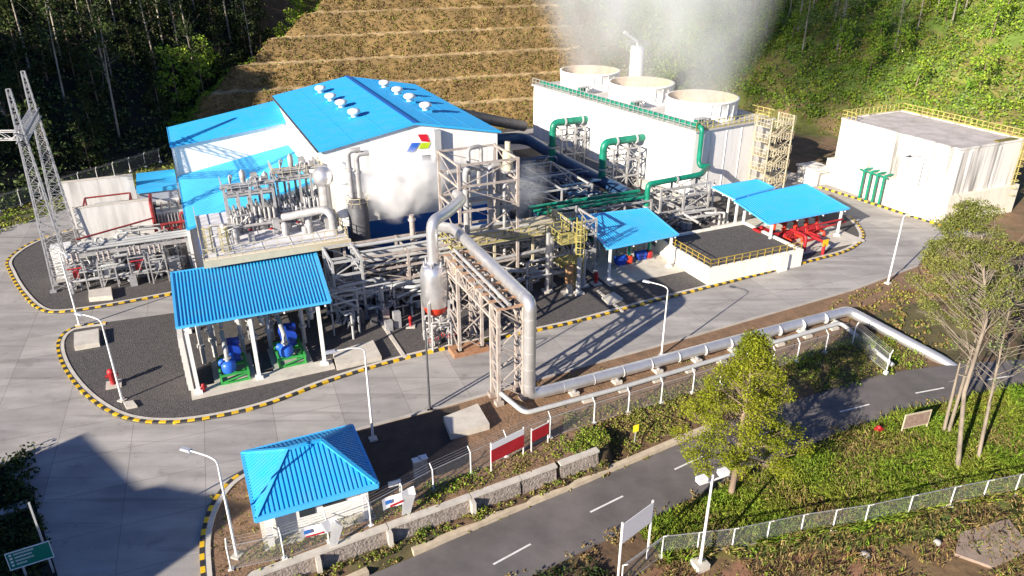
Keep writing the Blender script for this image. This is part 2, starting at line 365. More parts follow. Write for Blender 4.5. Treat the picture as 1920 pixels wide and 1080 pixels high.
def build_terrain():
    A = np.concatenate([np.arange(-190, -40, 6), np.arange(-40, -6, 1.5), np.arange(-6, 75, .6), np.arange(75, 150, 1.5), np.arange(150, 330, 6)])
    B = np.concatenate([np.arange(-60, 20, 4), np.arange(20, 46, .35), np.arange(46, 112, 2), np.arange(112, 130, 1.0), np.arange(130, 180, .25), np.arange(180, 186, 1), np.arange(186, 260, 2.5), np.arange(260, 470, 8)])
    aa, bb = np.meshgrid(A, B); z = height(aa, bb)
    rough = np.where(z > 1.5, .5, .0); z = z+rough*fbm(aa/2.2, bb/2.2, 9)
    lowm = (bb < 40) & (z < -1.5)
    z = np.where(lowm & ((bb < 30) | (bb > 39.6)), z+fbm(aa/1.5, bb/1.5, 21)*.25, z)
    inplant = (bb > 46) & (z < .3) & (d_left(aa, bb) < -1) & (aa > -40)
    z = np.where(inplant, -.06, z)
    col = np.zeros(aa.shape+(3,)); col[:] = (.15, .10, .06)                 # bare brown soil
    n1 = fbm(aa/5, bb/5, 31)[..., None]; n2 = fbm(aa/2, bb/2, 33)[..., None]
    def put(mask, c, c2=None):
        cc = np.array(c)*np.ones(aa.shape+(3,))
        if c2 is not None: cc = np.where(n1+n2*.6 > 0, np.array(c), np.array(c2))
        col[mask] = cc[mask]
    put(inplant, (.10, .09, .085)); put(inplant & (aa > 84), (.26, .165, .09), (.20, .15, .07)); put((bb < 56) & (aa > 56), (.30, .17, .09), (.22, .15, .075))
    put((bb < 46), (.16, .10, .055), (.11, .095, .04))
    put((bb < 31.5) & (aa > 24), (.12, .175, .03), (.22, .20, .055))
    put((bb < 29) & (bb < np.interp(aa, [24, 47], [28.6, 21])), (.33, .175, .10), (.24, .155, .075)); put((bb < 62) & (aa < -9), (.03, .03, .02))  # lower left ground painted near black to stand in for shade
    dl = d_left(aa, bb); dr = d_right(aa, bb); tu = terr_u(aa, bb)
    put((dl > -9) & (dl <= 0) & (aa < 30), (.12, .13, .04), (.10, .085, .045))
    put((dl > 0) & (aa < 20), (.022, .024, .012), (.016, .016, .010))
    tm = (tu > -2) & (aa > AL(tu)-.5) & (aa < 100)
    put(tm, (.31, .205, .08), (.23, .155, .062))
    f = np.mod(tu, TER_RUN+TER_BENCH); put(tm & (tu > 0) & (f > TER_RUN+.05), (.66, .48, .24), (.50, .36, .18))
    put(tm & (tu > 38.5), (.07, .11, .025), (.11, .10, .04))
    put((dr > -3) & (aa > 96), (.18, .28, .045), (.27, .25, .07)); put((dr > -4) & (dr < 9) & (aa > 90), (.32, .23, .11), (.19, .21, .05))
    put((aa > 84) & (aa <= 97) & (tu > 10) , (.10, .13, .035), (.16, .12, .05))
    ny, nx = aa.shape
    v = np.stack([aa, bb, z], -1).reshape(-1, 3)
    idx = np.arange(nx*ny).reshape(ny, nx)
    q = np.stack([idx[:-1, :-1], idx[:-1, 1:], idx[1:, 1:], idx[1:, :-1]], -1).reshape(-1, 4)
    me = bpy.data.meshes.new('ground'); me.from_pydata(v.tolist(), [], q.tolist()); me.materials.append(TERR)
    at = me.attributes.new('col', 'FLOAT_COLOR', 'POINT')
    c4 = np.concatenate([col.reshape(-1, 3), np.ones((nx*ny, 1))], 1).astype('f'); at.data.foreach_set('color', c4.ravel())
    me.polygons.foreach_set('use_smooth', np.ones(len(q), bool)); me.update()
    o = bpy.data.objects.new('ground', me); link(o); o.rotation_euler = (0, 0, AZ); o['kind'] = 'structure'
build_terrain()

# ------------------------------------------------------------------ roads, gravel beds, kerbs
def sheet(name, poly, z, m, th=.02): return struct(name, M().prism(poly, z-th, z), m)
outer = [(-60, 118), (-22.9, 110.8), (-14, 117), (-6, 122), (10, 124), (60, 131), (74, 133), (88, 108), (89.6, 84), (89.4, 61), (95, 55)]
outer += [S2(*p) for p in [(1760, 448), (1720, 500), (1600, 545), (1420, 597), (1300, 632), (1120, 682), (960, 728), (860, 757), (655, 812)]]
outer += [(5, 47.2), (.7, 46.9), (-.9, 46.1), (-2.3, 44), (-3.1, 41.1), (-3.4, 36), (-4, 30), (-12, 30), S2(110, 1085), S2(65, 940), S2(0, 870), (-30, 58), (-60, 64)]
sheet('plant_road', outer, .0, ROADC)

def smooth_poly(pts, closed=False, k=5):
    out = []; n = len(pts)
    rng = range(n) if closed else range(n-1)
    for i in rng:
        p0 = pts[(i-1) % n] if closed or i > 0 else pts[i]; p1 = pts[i]; p2 = pts[(i+1) % n]; p3 = pts[(i+2) % n] if closed or i+2 < n else pts[(i+1) % n]
        for t in np.arange(k)/k:
            out.append(tuple(.5*((2*p1[c])+(-p0[c]+p2[c])*t+(2*p0[c]-5*p1[c]+4*p2[c]-p3[c])*t*t+(-p0[c]+3*p1[c]-3*p2[c]+p3[c])*t**3) for c in (0, 1)))
    if not closed: out.append(tuple(pts[-1]))
    return out
def kerb(name, pts, w=.28, h=.2, blk=.55, coping=True, z=0, inner=1):
    # alternating yellow and black blocks with a pale coping along the inner side (left of the travel direction when inner = 1)
    P = [np.array(p) for p in pts]; L = [0]
    for p, q in zip(P[:-1], P[1:]): L.append(L[-1]+np.linalg.norm(q-p))
    tot = L[-1]; n = max(2, int(tot/blk)); mb = M(); mc = M()
    def at(s):
        i = min(max(np.searchsorted(L, s)-1, 0), len(P)-2); t = (s-L[i])/max(L[i+1]-L[i], 1e-6)
        return P[i]+(P[i+1]-P[i])*t
    def nrm(s):
        d = at(min(s+.3, tot))-at(max(s-.3, 0)); d /= np.linalg.norm(d); return np.array((-d[1], d[0]))*inner
    for i in range(n):
        s0, s1 = tot*i/n, tot*(i+1)/n; p, q = at(s0), at(s1); n0, n1 = nrm(s0), nrm(s1)
        mb.prism([tuple(p), tuple(q), tuple(q+n1*w), tuple(p+n0*w)], z-.05, z+h, i % 2)
        if coping: mc.prism([tuple(p+n0*(w+.003)), tuple(q+n1*(w+.003)), tuple(q+n1*(w+.36)), tuple(p+n0*(w+.36))], z-.05, z+h-.03)
    struct(name, mb, [YELLOW, BLACK])
    if coping: struct(name+'_coping', mc, CONCL)
i1 = smooth_poly([S2(150, 425), S2(62, 455), S2(14, 488), S2(18, 515), S2(40, 552), S2(72, 582), S2(112, 588), S2(200, 576), S2(330, 552)])
i1 = [(-13, 107)]+i1[3:]
sheet('gravel_bed', i1+[(0, 81.5), (14, 81.5), (14, 108), (0, 108)], .10, GRAVEL, .14)
kerb('road_kerb', i1)
i2 = smooth_poly([S2(200, 606), S2(135, 617), S2(107, 645), S2(118, 692), S2(160, 745), S2(225, 785), S2(305, 796), S2(395, 787), S2(500, 762), S2(620, 717), S2(740, 680), S2(860, 651), S2(1060, 611), S2(1230, 566), S2(1330, 541), S2(1500, 497), S2(1590, 472), S2(1620, 448), S2(1612, 425), S2(1595, 408)])
sheet('gravel_bed', i2+[(80, 75), (80, 81), (66, 81), (60, 118), (34.5, 118), (34.5, 79.3), (14, 79.3), (14, 77.5), (-3, 75.4)], .12, GRAVEL, .14)
kerb('road_kerb', i2)
# planted bed round the guard house and the soil verge between plant road and fence
i3 = smooth_poly([(-3.3, 34.5), (-3.3, 38), (-3.1, 41.1), (-2.3, 44), (-.9, 46.1), (.9, 47.0), (3, 47.3)])
kerb('road_kerb', i3, coping=True, inner=-1)
SOIL = mat('brown_soil', (.26, .155, .09), .95, 0, (.15, .095, .055), .9, contrast=(.35, .7), bump=.8, bscale=5)
SOIL_SHADED = mat('dark_soil_with_shade', (.075, .055, .04), .95, 0, (.05, .038, .03), .9, contrast=(.35, .7), bump=.8, bscale=5)  # dark soil, deepened further to paint in the guard house shadow
struct('soil_shade_bed', M().prism([S2(668, 812), S2(800, 776), S2(860, 762), (16.6, 44.8), (12.5, 42.6), (8.2, 40.6), (8.0, 45.5)], -.02, .10), SOIL_SHADED)  # patch laid where the guard house shadow falls
struct('soil_verge', M().prism(i3+[(5, 47.3)]+[S2(655, 812), (12, 48.3), (17.3, 48.5), (22.2, 48.8), (30.9, 49.2), (41.7, 49.7), (49.9, 50.1), (63.7, 50.9), (75.5, 52.5), (72, 48.8), (60, 47.4), (54, 43.2), (26, 41.4), (23.5, 38.9), (21, 38.5), (-.5, 37.0)], -.03, .09), SOIL)
k4 = [S2(1535, 352), S2(1600, 372), S2(1680, 398), S2(1760, 422), S2(1800, 432)]
kerb('road_kerb', smooth_poly(k4), coping=False, inner=1)
# plain kerb along the lower road edge
mk = M(); le = [S2(*p) for p in [(655, 812), (860, 757), (960, 728), (1120, 682), (1300, 632), (1420, 597), (1600, 545), (1720, 500)]]
for p, q in zip(le[:-1], le[1:]): mk.bar(p+(.09,), q+(.09,), .25, .22)
struct('road_edge_kerb', mk, CONC)
# public road
ctr = [(-30, 31.0), (-6, 31.8), (8, 32.9), (16, 34.0), (24, 35.0), (33, 36.2), (42, 36.9), (49, 36.9), (57, 36.2), (66, 33.9), (80, 29), (100, 19), (130, 0)]
ctr = smooth_poly(ctr, k=6)
def ribbon(pts, o0, o1, z):
    mb = M(); P = [np.array(p) for p in pts]
    L = []; R = []
    for i, p in enumerate(P):
        d = P[min(i+1, len(P)-1)]-P[max(i-1, 0)]; d /= np.linalg.norm(d); nn = np.array((-d[1], d[0]))
        L.append(p+nn*o0); R.append(p+nn*o1)
    for i in range(len(P)-1):
        mb.prism([tuple(R[i]), tuple(R[i+1]), tuple(L[i+1]), tuple(L[i])], z-.25, z)
    return mb
struct('public_road', ribbon(ctr, 2.75, -2.75, -1.80), ASPH)
md = M()
for p, q in [((925, 1058), (995, 1020)), ((1107, 960), (1168, 930)), ((1265, 880), (1318, 855)), ((1420, 816), (1475, 801)), ((1575, 772), (1630, 758)), ((1717, 737), (1770, 727)), ((1850, 712), (1900, 704))]:
    a = S(*p, -1.795); b = S(*q, -1.795); md.bar((a[0], a[1], -1.798), (b[0], b[1], -1.798), .14, .012)
struct('road_markings', md, LINE)

# ------------------------------------------------------------------ turbine hall
def turbine_hall():
    t = T('turbine_hall', 'large white and blue industrial hall with a bright blue gabled roof and a side wing', 'building', (24, 95, 0))
    a0, a1, b0, b1, ze, ar, zr = 13.9, 34.3, 79.4, 111.0, 14.0, 24.3, 15.9
    bw, bl = 104.2, 86.0                      # front walls of the high and the low wing
    hl = lambda a: 10.23+(12.0-10.23)*(a+.4)/14.3    # eave of the high wing, falling away from the hall
    ll = lambda a: 6.15+(8.7-6.15)*(a+.4)/14.3
    lf = lambda a: 5.35+(9.1-5.35)*(a+.4)/14.3
    # front gable wall with lower blue band
    w = M()
    w.add([(a0, b0, 5.3), (a1, b0, 5.3), (a1, b0, ze), (ar, b0, zr), (a0, b0, ze), (a0, b0+.3, 5.3), (a1, b0+.3, 5.3), (a1, b0+.3, ze), (ar, b0+.3, zr), (a0, b0+.3, ze)],
          [(0, 1, 2, 3, 4), (9, 8, 7, 6, 5)])
    w.add([(a0, b1, 0), (a1, b1, 0), (a1, b1, ze), (ar, b1, zr), (a0, b1, ze)], [(4, 3, 2, 1, 0)])
    w.face([(a1, b0, 0), (a1, b1, 0), (a1, b1, ze), (a1, b0, ze)])
    w.face([(a0, b1, 0), (a0, b0, 0), (a0, b0, ze), (a0, b1, ze)])
    # wings: white walls below the two sloping roofs
    w.face([(-.4, bw, 5.9), (a0, bw, 8.4), (a0, bw, 12.0), (-.4, bw, 10.23)])
    w.face([(-.4, b1, 0), (-.4, bw, 0), (-.4, bw, 10.23), (-.4, b1, 11.0)])
    w.face([(a0, b1, 0), (-.4, b1, 0), (-.4, b1, 11), (a0, b1, 13.4)])
    w.face([(-.4, bl, 0), (a0, bl, 0), (a0, bl, 8.9), (-.4, bl, 5.2)])
    w.face([(-.4, bw, 0), (-.4, bl, 0), (-.4, bl, 5.2), (-.4, bw, 6.0)])
    part('wall', w, WHITE, t)
    bb = M()
    bb.face([(a0, b0-.02, 0), (a1, b0-.02, 0), (a1, b0-.02, 5.3), (a0, b0-.02, 5.3)])
    part('wall_band', bb, BLUED, t, 'dark blue band along the foot of the gable wall')
    # roof
    r = M(); ov = .35; sl = (zr-ze)/(ar-a0)
    for x0, x1, z0, z1 in ((a0-ov, ar, ze-ov*sl, zr), (a1+ov, ar, ze-ov*sl, zr)):
        P = [(x0, b0-ov, z0+.12), (x1, b0-ov, z1+.12), (x1, b1+ov, z1+.12), (x0, b1+ov, z0+.12)]
        if x0 > x1: P = P[::-1]
        r.add(P+[(p[0], p[1], p[2]-.22) for p in P], [(0, 1, 2, 3), (7, 6, 5, 4), (0, 4, 5, 1), (1, 5, 6, 2), (2, 6, 7, 3), (3, 7, 4, 0)])
    n = 42
    for i in range(n+1):          # standing seams
        b = b0-ov+.05+(b1-b0+2*ov-.1)*i/n
        r.bar((a0-ov, b, ze-ov*sl+.14), (ar, b, zr+.14), .06, .05); r.bar((a1+ov, b, ze-ov*sl+.14), (ar, b, zr+.14), .06, .05)
    for k in (.34, .67):
        for e0, e1 in ((a0-ov, ar), (a1+ov, ar)):
            x = e0+(e1-e0)*k; z = ze-ov*sl+(zr-ze+ov*sl)*k; r.bar((x, b0-ov, z+.135), (x, b1+ov, z+.135), .1, .03)
    rf = part('roof', r, BLUER, t)
    rc = M(); rc.bar((ar, b0-ov, zr+.17), (ar, b1+ov, zr+.17), .5, .1)
    part('ridge_cap', rc, BLUED, rf)
    g = M(); g.bar((a0-ov-.12, b0-ov, ze-.05), (a0-ov-.12, b1, ze-.05), .2, .16)
    part('gutter', g, DARKP, rf)
    def wing(pts, nrib, nm, lab):
        r2 = M(); A, B, C, D = [np.array(p, float) for p in pts]      # front left, front right, back right, back left
        r2.add([A, B, C, D, A-(0, 0, .14), B-(0, 0, .14), C-(0, 0, .14), D-(0, 0, .14)], [(0, 1, 2), (0, 2, 3), (6, 5, 4), (7, 6, 4), (0, 4, 5, 1), (1, 5, 6, 2), (2, 6, 7, 3), (3, 7, 4, 0)])
        for k in range(1, nrib): r2.bar(A+(D-A)*k/nrib+(0, 0, .03), B+(C-B)*k/nrib+(0, 0, .03), .05, .05)
        o = part(nm, r2, BLUEL if 'lower' in lab else BLUER, t, lab); f = M(); f.bar(A-(0, .06, .1), B-(0, .06, .1), .1, .3); f.bar(A-(.06, 0, .1), D-(.06, 0, .1), .1, .3); part('fascia', f, BLUER, o)
    wing([(-.75, bw-.35, 10.25), (a0-.01, bw-.35, 12.05), (a0-.01, b1, 13.5), (-.75, b1+.2, 11.05)], 14, 'wing_roof', 'higher blue roof of the side wing')
    wing([(-.6, bl-.4, 5.3), (a0-.01, bl-.4, 9.05), (a0-.01, bw-.01, 8.75), (-.6, bw-.01, 6.15)], 34, 'wing_roof', 'lower light blue roof of the side wing')
    c = M(); c.box(-.75, bl-.35, 0, -.42, bl, 5.1); c.box(-.72, bw-.3, 5, -.42, bw, 10.2); part('corner_post', c, WHITEP, t)
    e2 = M(); e2.box(a0-.12, b0+.2, 8.6, a0-.003, bw, 8.75); part('wall_flashing', e2, GREYP, t)
    # ventilators, one row each side of the ridge
    for px, py in [(601, 168), (620, 183), (640, 196), (664, 214), (721, 162), (745, 174), (768, 187), (798, 203)]:
        s = S(px, py, 15.6); x, y = s[0], s[1]
        zb = zr+.1-abs(x-ar)*sl
        v = M(); v.lathe((x, y, zb), [(.40, -.2), (.40, .45), (.68, .52), (.78, .74), (.68, .96), (.40, 1.08), (.02, 1.12)], 14)
        vv = part('roof_ventilator', v, WHITEP, t); 
        k = M(); k.box(x-.6, y-.6, zb-.25, x+.6, y+.6, zb+.14); part('curb', k, BLUER, vv)
    e = M(); s0 = -1
    def para(pxs, m):
        pts = [Sb(px, py, b0) for px, py in pxs]
        F = [(p[0], b0-.10, p[2]) for p in pts]; Bk = [(p[0], b0-.005, p[2]) for p in pts]
        k = len(F); e.add(F+Bk, [tuple(range(k-1, -1, -1))]+[(i, (i+1) % k, k+(i+1) % k, k+i) for i in range(k)], m)
    para([(783, 252), (800, 251.5), (806, 266), (790, 264.5)], 0)
    para([(762, 285), (772, 268), (787, 267.5), (775, 284.5)], 1)
    para([(785, 279), (790, 268), (807, 267), (802, 277.5)], 2)
    part('emblem', e, [mat('emblem_red', srgb('c3142d'), .5), mat('emblem_blue', srgb('1f5fc4'), .5), mat('emblem_green', srgb('a9c51c'), .5)], t, 'emblem of a red, a blue and a green slanted bar')
    dct = M(); dct.box(26.35, b0-.75, 10.9, 27.1, b0-.01, 15.0); part('wall_duct', dct, GREYP, t)
    ls = M(); ls.box(25.0, b0-.1, 11.6, 25.9, b0-.01, 12.2); part('wall_louver', ls, DARKP, t)
    wd = M(); wd.box(.35, bl-.08, 1.9, 1.25, bl-.003, 3.9); dr = part('door', wd, BLUED, t)
    h = M(); h.box(1.05, bl-.16, 2.8, 1.12, bl-.083, 3.0); part('handle', h, STEEL, dr)
    w2_ = M(); w2_.box(1.8, bl-.06, 2.2, 2.7, bl-.003, 3.8); part('window', w2_, GLASS, t)
    for k in range(3): w3 = M(); w3.box(4+k*2.6, bl-.05, 3.2, 5.6+k*2.6, bl-.003, 4.8); part('window', w3, GLASS, t)
turbine_hall()

# ------------------------------------------------------------------ cooling tower
TW_ROT = radians(7.2)
def cooling_tower():
    t = T('cooling_tower', 'long white cooling tower with three round fan stacks on its roof', 'cooling tower', (64.3, 81, 0), rot=TW_ROT)
    W, L, Hh = 15.0, 40.0, 10.5
    b = M(); b.box(-.8, -.8, 0, W+.8, L+.8, 1.5); part('basin', b, CONC, t)
    w = M(); w.box(0, 0, 1.5, W, L, Hh)
    for i in range(0, 14): w.box(-.06, L*i/13-.05 if 0 < i < 13 else (L*i/13 if i == 0 else L-.1), 1.5, 0, L*i/13+.05 if 0 < i < 13 else (.1 if i == 0 else L), Hh-.4)
    for i in range(1, 5): w.box(W*i/5-.06, -.06, 1.5, W*i/5+.06, 0, Hh-.4)
    part('casing', w, WHITE, t)
    d = M(); d.box(-.35, -.35, Hh+.003, W+.35, L+.35, Hh+.22); part('deck', d, mat('deck_plate', (.56, .54, .53), .8, 0, (.42, .40, .38), .5, bump=.1), t)
    for i in range(3):
        c = (7.0, 6.3+13.4*i, Hh+.22); f = M()
        f.lathe(c, [(5.15, 0), (5.15, .3), (4.95, .35), (4.9, 1.4), (5.05, 2.55), (5.25, 2.65), (5.25, 2.85), (4.95, 2.85)], 48)
        for k in range(24):
            an = 2*pi*k/24; f.bar((c[0]+4.97*cos(an), c[1]+4.97*sin(an), c[2]+.3), (c[0]+5.1*cos(an), c[1]+5.1*sin(an), c[2]+2.6), .09)
        fs = part('fan_stack', f, WHITEP, t)
        li = M(); li.lathe(c, [(4.95, 2.85), (4.80, 2.5), (4.75, .1), (.02, .05)], 48); part('stack_lining', li, mat('cream_lining', (.62, .50, .36), .8, 0, (.45, .34, .24), .8) if i == 0 else MATS['cream_lining'], fs)
        hb = M(); hb.lathe((c[0], c[1], c[2]+.06), [(.9, 0), (.9, .8), (.02, 1.1)], 16)
        for k in range(8):
            an = 2*pi*k/8+.3; hb.bar((c[0]+.8*cos(an), c[1]+.8*sin(an), c[2]+.6), (c[0]+4.5*cos(an), c[1]+4.5*sin(an), c[2]+.72), .7, .06)
        part('fan', hb, GREYP, fs)
        y = c[1]-4.9
        m = M(); m.box(1.0, y-.5, Hh+.25, 2.1, y+.3, Hh+.5); m.tube((1.0, y-.1, Hh+1.0), (2.2, y-.1, Hh+1.0), .42); m.tube((2.2, y-.1, Hh+1.0), (3.6, y+1.1, Hh+1.05), .12)
        part('fan_motor', m, TEAL, t)
        pl = M(); pl.rail([(.5, y-1.2, Hh+.22), (2.6, y-1.2, Hh+.22), (2.6, y+.8, Hh+.22)], 1.4, .6, .035); pl.box(.5, y-1.2, Hh+1.5, 2.6, y+.2, Hh+1.56); part('motor_cage', pl, STEEL, t)
    r = M(); r.rail([(-.2, -.2, Hh+.22), (-.2, L+.2, Hh+.22)], 1.1, 1.1, .045); part('railing', r, STEEL, t)
    r = M(); r.rail([(-.2, -.2, Hh+.22), (W+.2, -.2, Hh+.22), (W+.2, 5, Hh+.22)], 1.1, 1.0, .045, toe=True); part('railing', r, RAILY, t)
    g = M(); g.pipe([(.35, L-2, Hh+.75), (.35, .6, Hh+.75), (.35, -.75, Hh+.75), (.35, -.75, 6.6), (.35, -1.1, 6.0), (1.6, -1.6, 5.9)], .34)
    for i in range(20): g.tube((.35, 1+1.9*i, Hh+.2), (.35, 1+1.9*i, Hh+.75), .07)
    part('header_pipe', g, TEAL, t)
    # stair tower on the end wall
    st = M(); x0, x1, y0, y1 = W-4.2, W+.3, -3.6, -.9
    for x in (x0, x1):
        for y in (y0, y1): st.bar((x, y, 0), (x, y, Hh+1.2), .16)
    n = 5
    for k in range(n):
        z0 = Hh*k/n; z1 = Hh*(k+1)/n; st.box(x0-.4, y0, z1-.08, x0+.9, y1, z1); st.box(x1-.9, y0, z1-.08, x1+.4, y1, z1)
        s = (x0+.9, x1-.9) if k % 2 == 0 else (x1-.9, x0+.9); yy = y0+.7 if k % 2 == 0 else y1-.7
        for e in (-.45, .45): st.bar((s[0], yy+e, z0), (s[1], yy+e, z1), .07, .25); st.bar((s[0], yy+e, z0+1), (s[1], yy+e, z1+1), .05)
        for j in range(9): st.box(s[0]+(s[1]-s[0])*j/9, yy-.42, z0+(z1-z0)*j/9, s[0]+(s[1]-s[0])*(j+.8)/9, yy+.42, z0+(z1-z0)*j/9+.04)
        st.rail([(x0-.4, y1, z1), (x0-.4, y0, z1), (x1+.4, y0, z1), (x1+.4, y1, z1)], 1.05, .55, .03)
        st.bar((x0, y0, z0), (x1, y0, z1), .07); st.bar((x1, y0, z0), (x1, y1, z1), .07); st.bar((x1, y1, z0), (x1, y0, z1), .07)
    part('stair_tower', st, CREAM, t)
cooling_tower()

sl_ = T('white_silo', 'slim white steel cylinder standing in the steam behind the cooling tower', 'silo', (88, 132, 0))
m = M(); m.lathe((88, 132, 0), [(1.4, 0), (1.4, 14.2), (.02, 14.7)], 24); part('shell', m, WHITEP, sl_)
m = M(); m.pipe([(87.5, 131.5, 14.4), (87.5, 131.5, 15.2), (84, 131, 17.2)], .28); part('vent_pipe', m, WHITEP, sl_)
m = M(); m.rail([(86.2, 130.2, 14.2), (89.8, 130.2, 14.2), (89.8, 133.8, 14.2), (86.2, 133.8, 14.2), (86.2, 130.2, 14.2)], 1, .9, .04); part('railing', m, STEEL, sl_)

# ------------------------------------------------------------------ stained concrete tank block on the right
def tank_block():
    a0, a1, b0, b1, h = 90.6, 103.0, 61.2, 80.6, 9.9
    t = T('concrete_tank', 'large stained white concrete tank block with yellow railing round its flat top', 'tank', (a0, b0, 0))
    m = M(); m.box(a0-.7, b0-.7, -.1, a1+.7, b1+.7, 3.9); part('plinth', m, mat('cream_concrete', (.74, .68, .56), .85, 0, (.50, .45, .36), .7, (1, 1, .2), contrast=(.5, .85)), t)
    m = M(); m.box(a0, b0, 3.9, a1, b1, h)
    for k in (.31, .36, .9): y = b1-(b1-b0)*k; m.box(a0-.12, y-.12, 3.9, a0, y+.12, h-.3)
    for k in (.02, .16, .62): x = a0+(a1-a0)*k; m.box(x, b0-.14, 3.9, x+.35, b0, h-.3)
    part('wall', m, TANKW, t)
    m = M(); m.prism([(a0+.15, b0+.15), (a1-.15, b0+.15), (a1-.15, b1-.15), (a0+.15, b1-.15)], h, h+.05)
    part('top_slab', m, TANKT, t)
    m = M()
    for x0, y0, x1, y1 in ((a0-.08, b0-.08, a0+.15, b1+.08), (a1-.15, b0-.08, a1+.08, b1+.08), (a0+.15, b0-.08, a1-.15, b0+.15), (a0+.15, b1-.15, a1-.15, b1+.08)): m.box(x0, y0, h+.003, x1, y1, h+.2)
    part('rim', m, TANKW, t)
    m = M(); m.rail([(a0, b1, h+.2), (a1, b1, h+.2), (a1, b0, h+.2)], 1.1, .9, .05, toe=True); m.rail([(a0, b1, h+.2), (a0, b1-2.5, h+.2)], 1.1, .9, .05); part('railing', m, RAILY, t)
    m = M()
    for x in (a1-.9, a1-.3): m.bar((x, b0-.55, 0), (x, b0-.55, h+1.2), .09)
    for k in range(30): m.bar((a1-.9, b0-.55, .4+k*.33), (a1-.3, b0-.55, .4+k*.33), .05)
    for k in range(8): m.lathe((a1-.6, b0-.75, 2.6+k), [(.45, 0), (.45, .08)], 10)
    part('ladder', m, RAILY, t)
    m = M()
    for k, (x, hh) in enumerate([(0, 3.6), (.8, 3.2), (2.9, 3.5), (3.8, 3.4)]):
        p = S(1620+12*k*1.0, 372+3*k, 0); y = 73.5-k*1.15
        m.pipe([(a0-1.6, y, 0), (a0-1.6, y, 4.3), (a0-.1, y, 4.3)], .17)
    m.pipe([(a0-1.6, 74.3, 4.1), (a0-1.6, 69.5, 4.1)], .14)
    part('inlet_pipe', m, TEAL, t)
    m = M(); m.box(a1-4.5, b0+.4, h+.06, a1-.6, b0+1.2, h+.22); part('weed_strip', m, WEED, t)
tank_block()
m = M(); m.box(86.9, 80.5, 0, 90.2, 84.0, 2.4); m.box(86.7, 80.3, 2.4, 90.4, 84.2, 2.6); m.pipe([(87.4, 80.2, .2), (87.4, 80.2, 2.1), (89.5, 80.2, 2.1)], .12)
one('valve_chamber', m, TANKW, 'small grey concrete valve chamber at the far left corner of the stained tank block', 'chamber', (88, 82, 0))

# ------------------------------------------------------------------ corrugated pump shelters
def roof_sheet(mb, c00, c10, c11, c01, n, th=.10, rh=.055):
    # c00-c10 is the low eave, c01-c11 the high eave; ribs run from low to high
    P = [c00, c10, c11, c01]; D = [(p[0], p[1], p[2]-th) for p in P]
    mb.add(list(P)+D, [(0, 1, 2, 3), (7, 6, 5, 4), (0, 4, 5, 1), (1, 5, 6, 2), (2, 6, 7, 3), (3, 7, 4, 0)])
    for i in range(n):
        k0 = (i+.30)/n; k1 = (i+.70)/n; k2 = (i+.40)/n; k3 = (i+.60)/n
        lo = [lerp(c00, c10, k) for k in (k0, k2, k3, k1)]; hi = [lerp(c01, c11, k) for k in (k0, k2, k3, k1)]
        for S_ in (lo, hi):
            for j in (1, 2): S_[j] = (S_[j][0], S_[j][1], S_[j][2]+rh)
            for j in (0, 3): S_[j] = (S_[j][0], S_[j][1], S_[j][2]+.002)
        mb.add(lo+hi, [(0, 4, 5, 1), (1, 5, 6, 2), (2, 6, 7, 3), (0, 1, 2, 3), (7, 6, 5, 4)])
def flashing(mb, pts, w=.22, h=.16):
    for p, q in zip(pts, pts[1:]+pts[:1]): mb.bar(p, q, w, h)
def shelter(name, label, corners, posts, base, ribs, posttop, postw=.3, extra=None, slab=None):
    t = T(name, label, 'shelter', posts[0]+(0,))
    r = M(); roof_sheet(r, *corners, ribs); rf = part('roof', r, BLUER, t)
    f = M(); flashing(f, list(corners)); part('flashing', f, mat('light_blue_flashing', srgb('4ab4ee'), .5) if 'light_blue_flashing' not in MATS else MATS['light_blue_flashing'], rf)
    for p in posts:
        m = M(); z = posttop(p) if callable(posttop) else posttop
        m.bar(p+(base,), p+(z,), postw, postw*.7); m.box(p[0]-postw, p[1]-postw, base-.15, p[0]+postw, p[1]+postw, base+.25); part('post', m, WHITEP, t)
    bm = M(); c00, c10, c11, c01 = [tuple(np.array(c)-(0, 0, .28)) for c in corners]
    for k in (.06, .5, .94): bm.bar(lerp(c00, c01, k), lerp(c10, c11, k), .14, .24)
    for k in (.04, .36, .68, .96): bm.bar(lerp(c00, c10, k), lerp(c01, c11, k), .12, .2)
    part('roof_beam', bm, WHITEP, t)
    if slab: m = M(); m.box(*slab); part('floor_slab', m, CONCL, t)
    return t
Z1a, Z1b = 6.2, 5.2
c1 = [S(332, 615, 6.1), S(620, 566, 6.1), S(591, 471, 5.3), S(321, 512, 5.3)]
c1 = [(-2.55, 60.0, 6.3), (9.85, 60.0, 6.3), (10.75, 71.9, 5.6), (-2.75, 71.9, 5.6)]
c1 = [(S(332, 615, 6.3)), S(620, 566, 6.3), S(591, 471, 5.5), S(321, 512, 5.5)]
shelter('pump_shelter', 'largest blue corrugated pump shelter on white posts beside the front kerb', c1, [(-2, 58.6), (2.9, 58.8), (8.5, 58.8), (-2.2, 70.3), (9.6, 70.3)], .3, 44, lambda p: 6.0 if p[1] < 60 else 5.2, .3, slab=(-2.6, 57.9, .1, 9.2, 59.5, .32))
m = M()
for x in (1.0, 5.9): m = M(); m.box(x-1.7, 59.503, .1, x+1.7, 63.6, .32); one('pump_plinth', m, CONC, 'concrete plinth under the %s green pump skid' % ('left' if x < 2 else 'right'), 'plinth', (x, 61, .1))
pan = T('equipment_cabinet', 'pale upright control cabinet at the left end of the largest pump shelter', 'cabinet', (-2.3, 60, .3))
m = M(); m.box(-2.75, 59.2, .32, -2.35, 62.4, 5.3); part('body', m, grimy('panel_white', (.66, .62, .58), (.42, .37, .33), .6, 1.2), pan)
m = M()
for k in range(6): m.box(-2.80, 59.25, .9+k*.7, -2.75, 62.3, 1.0+k*.7)
part('louver', m, GREYP, pan)

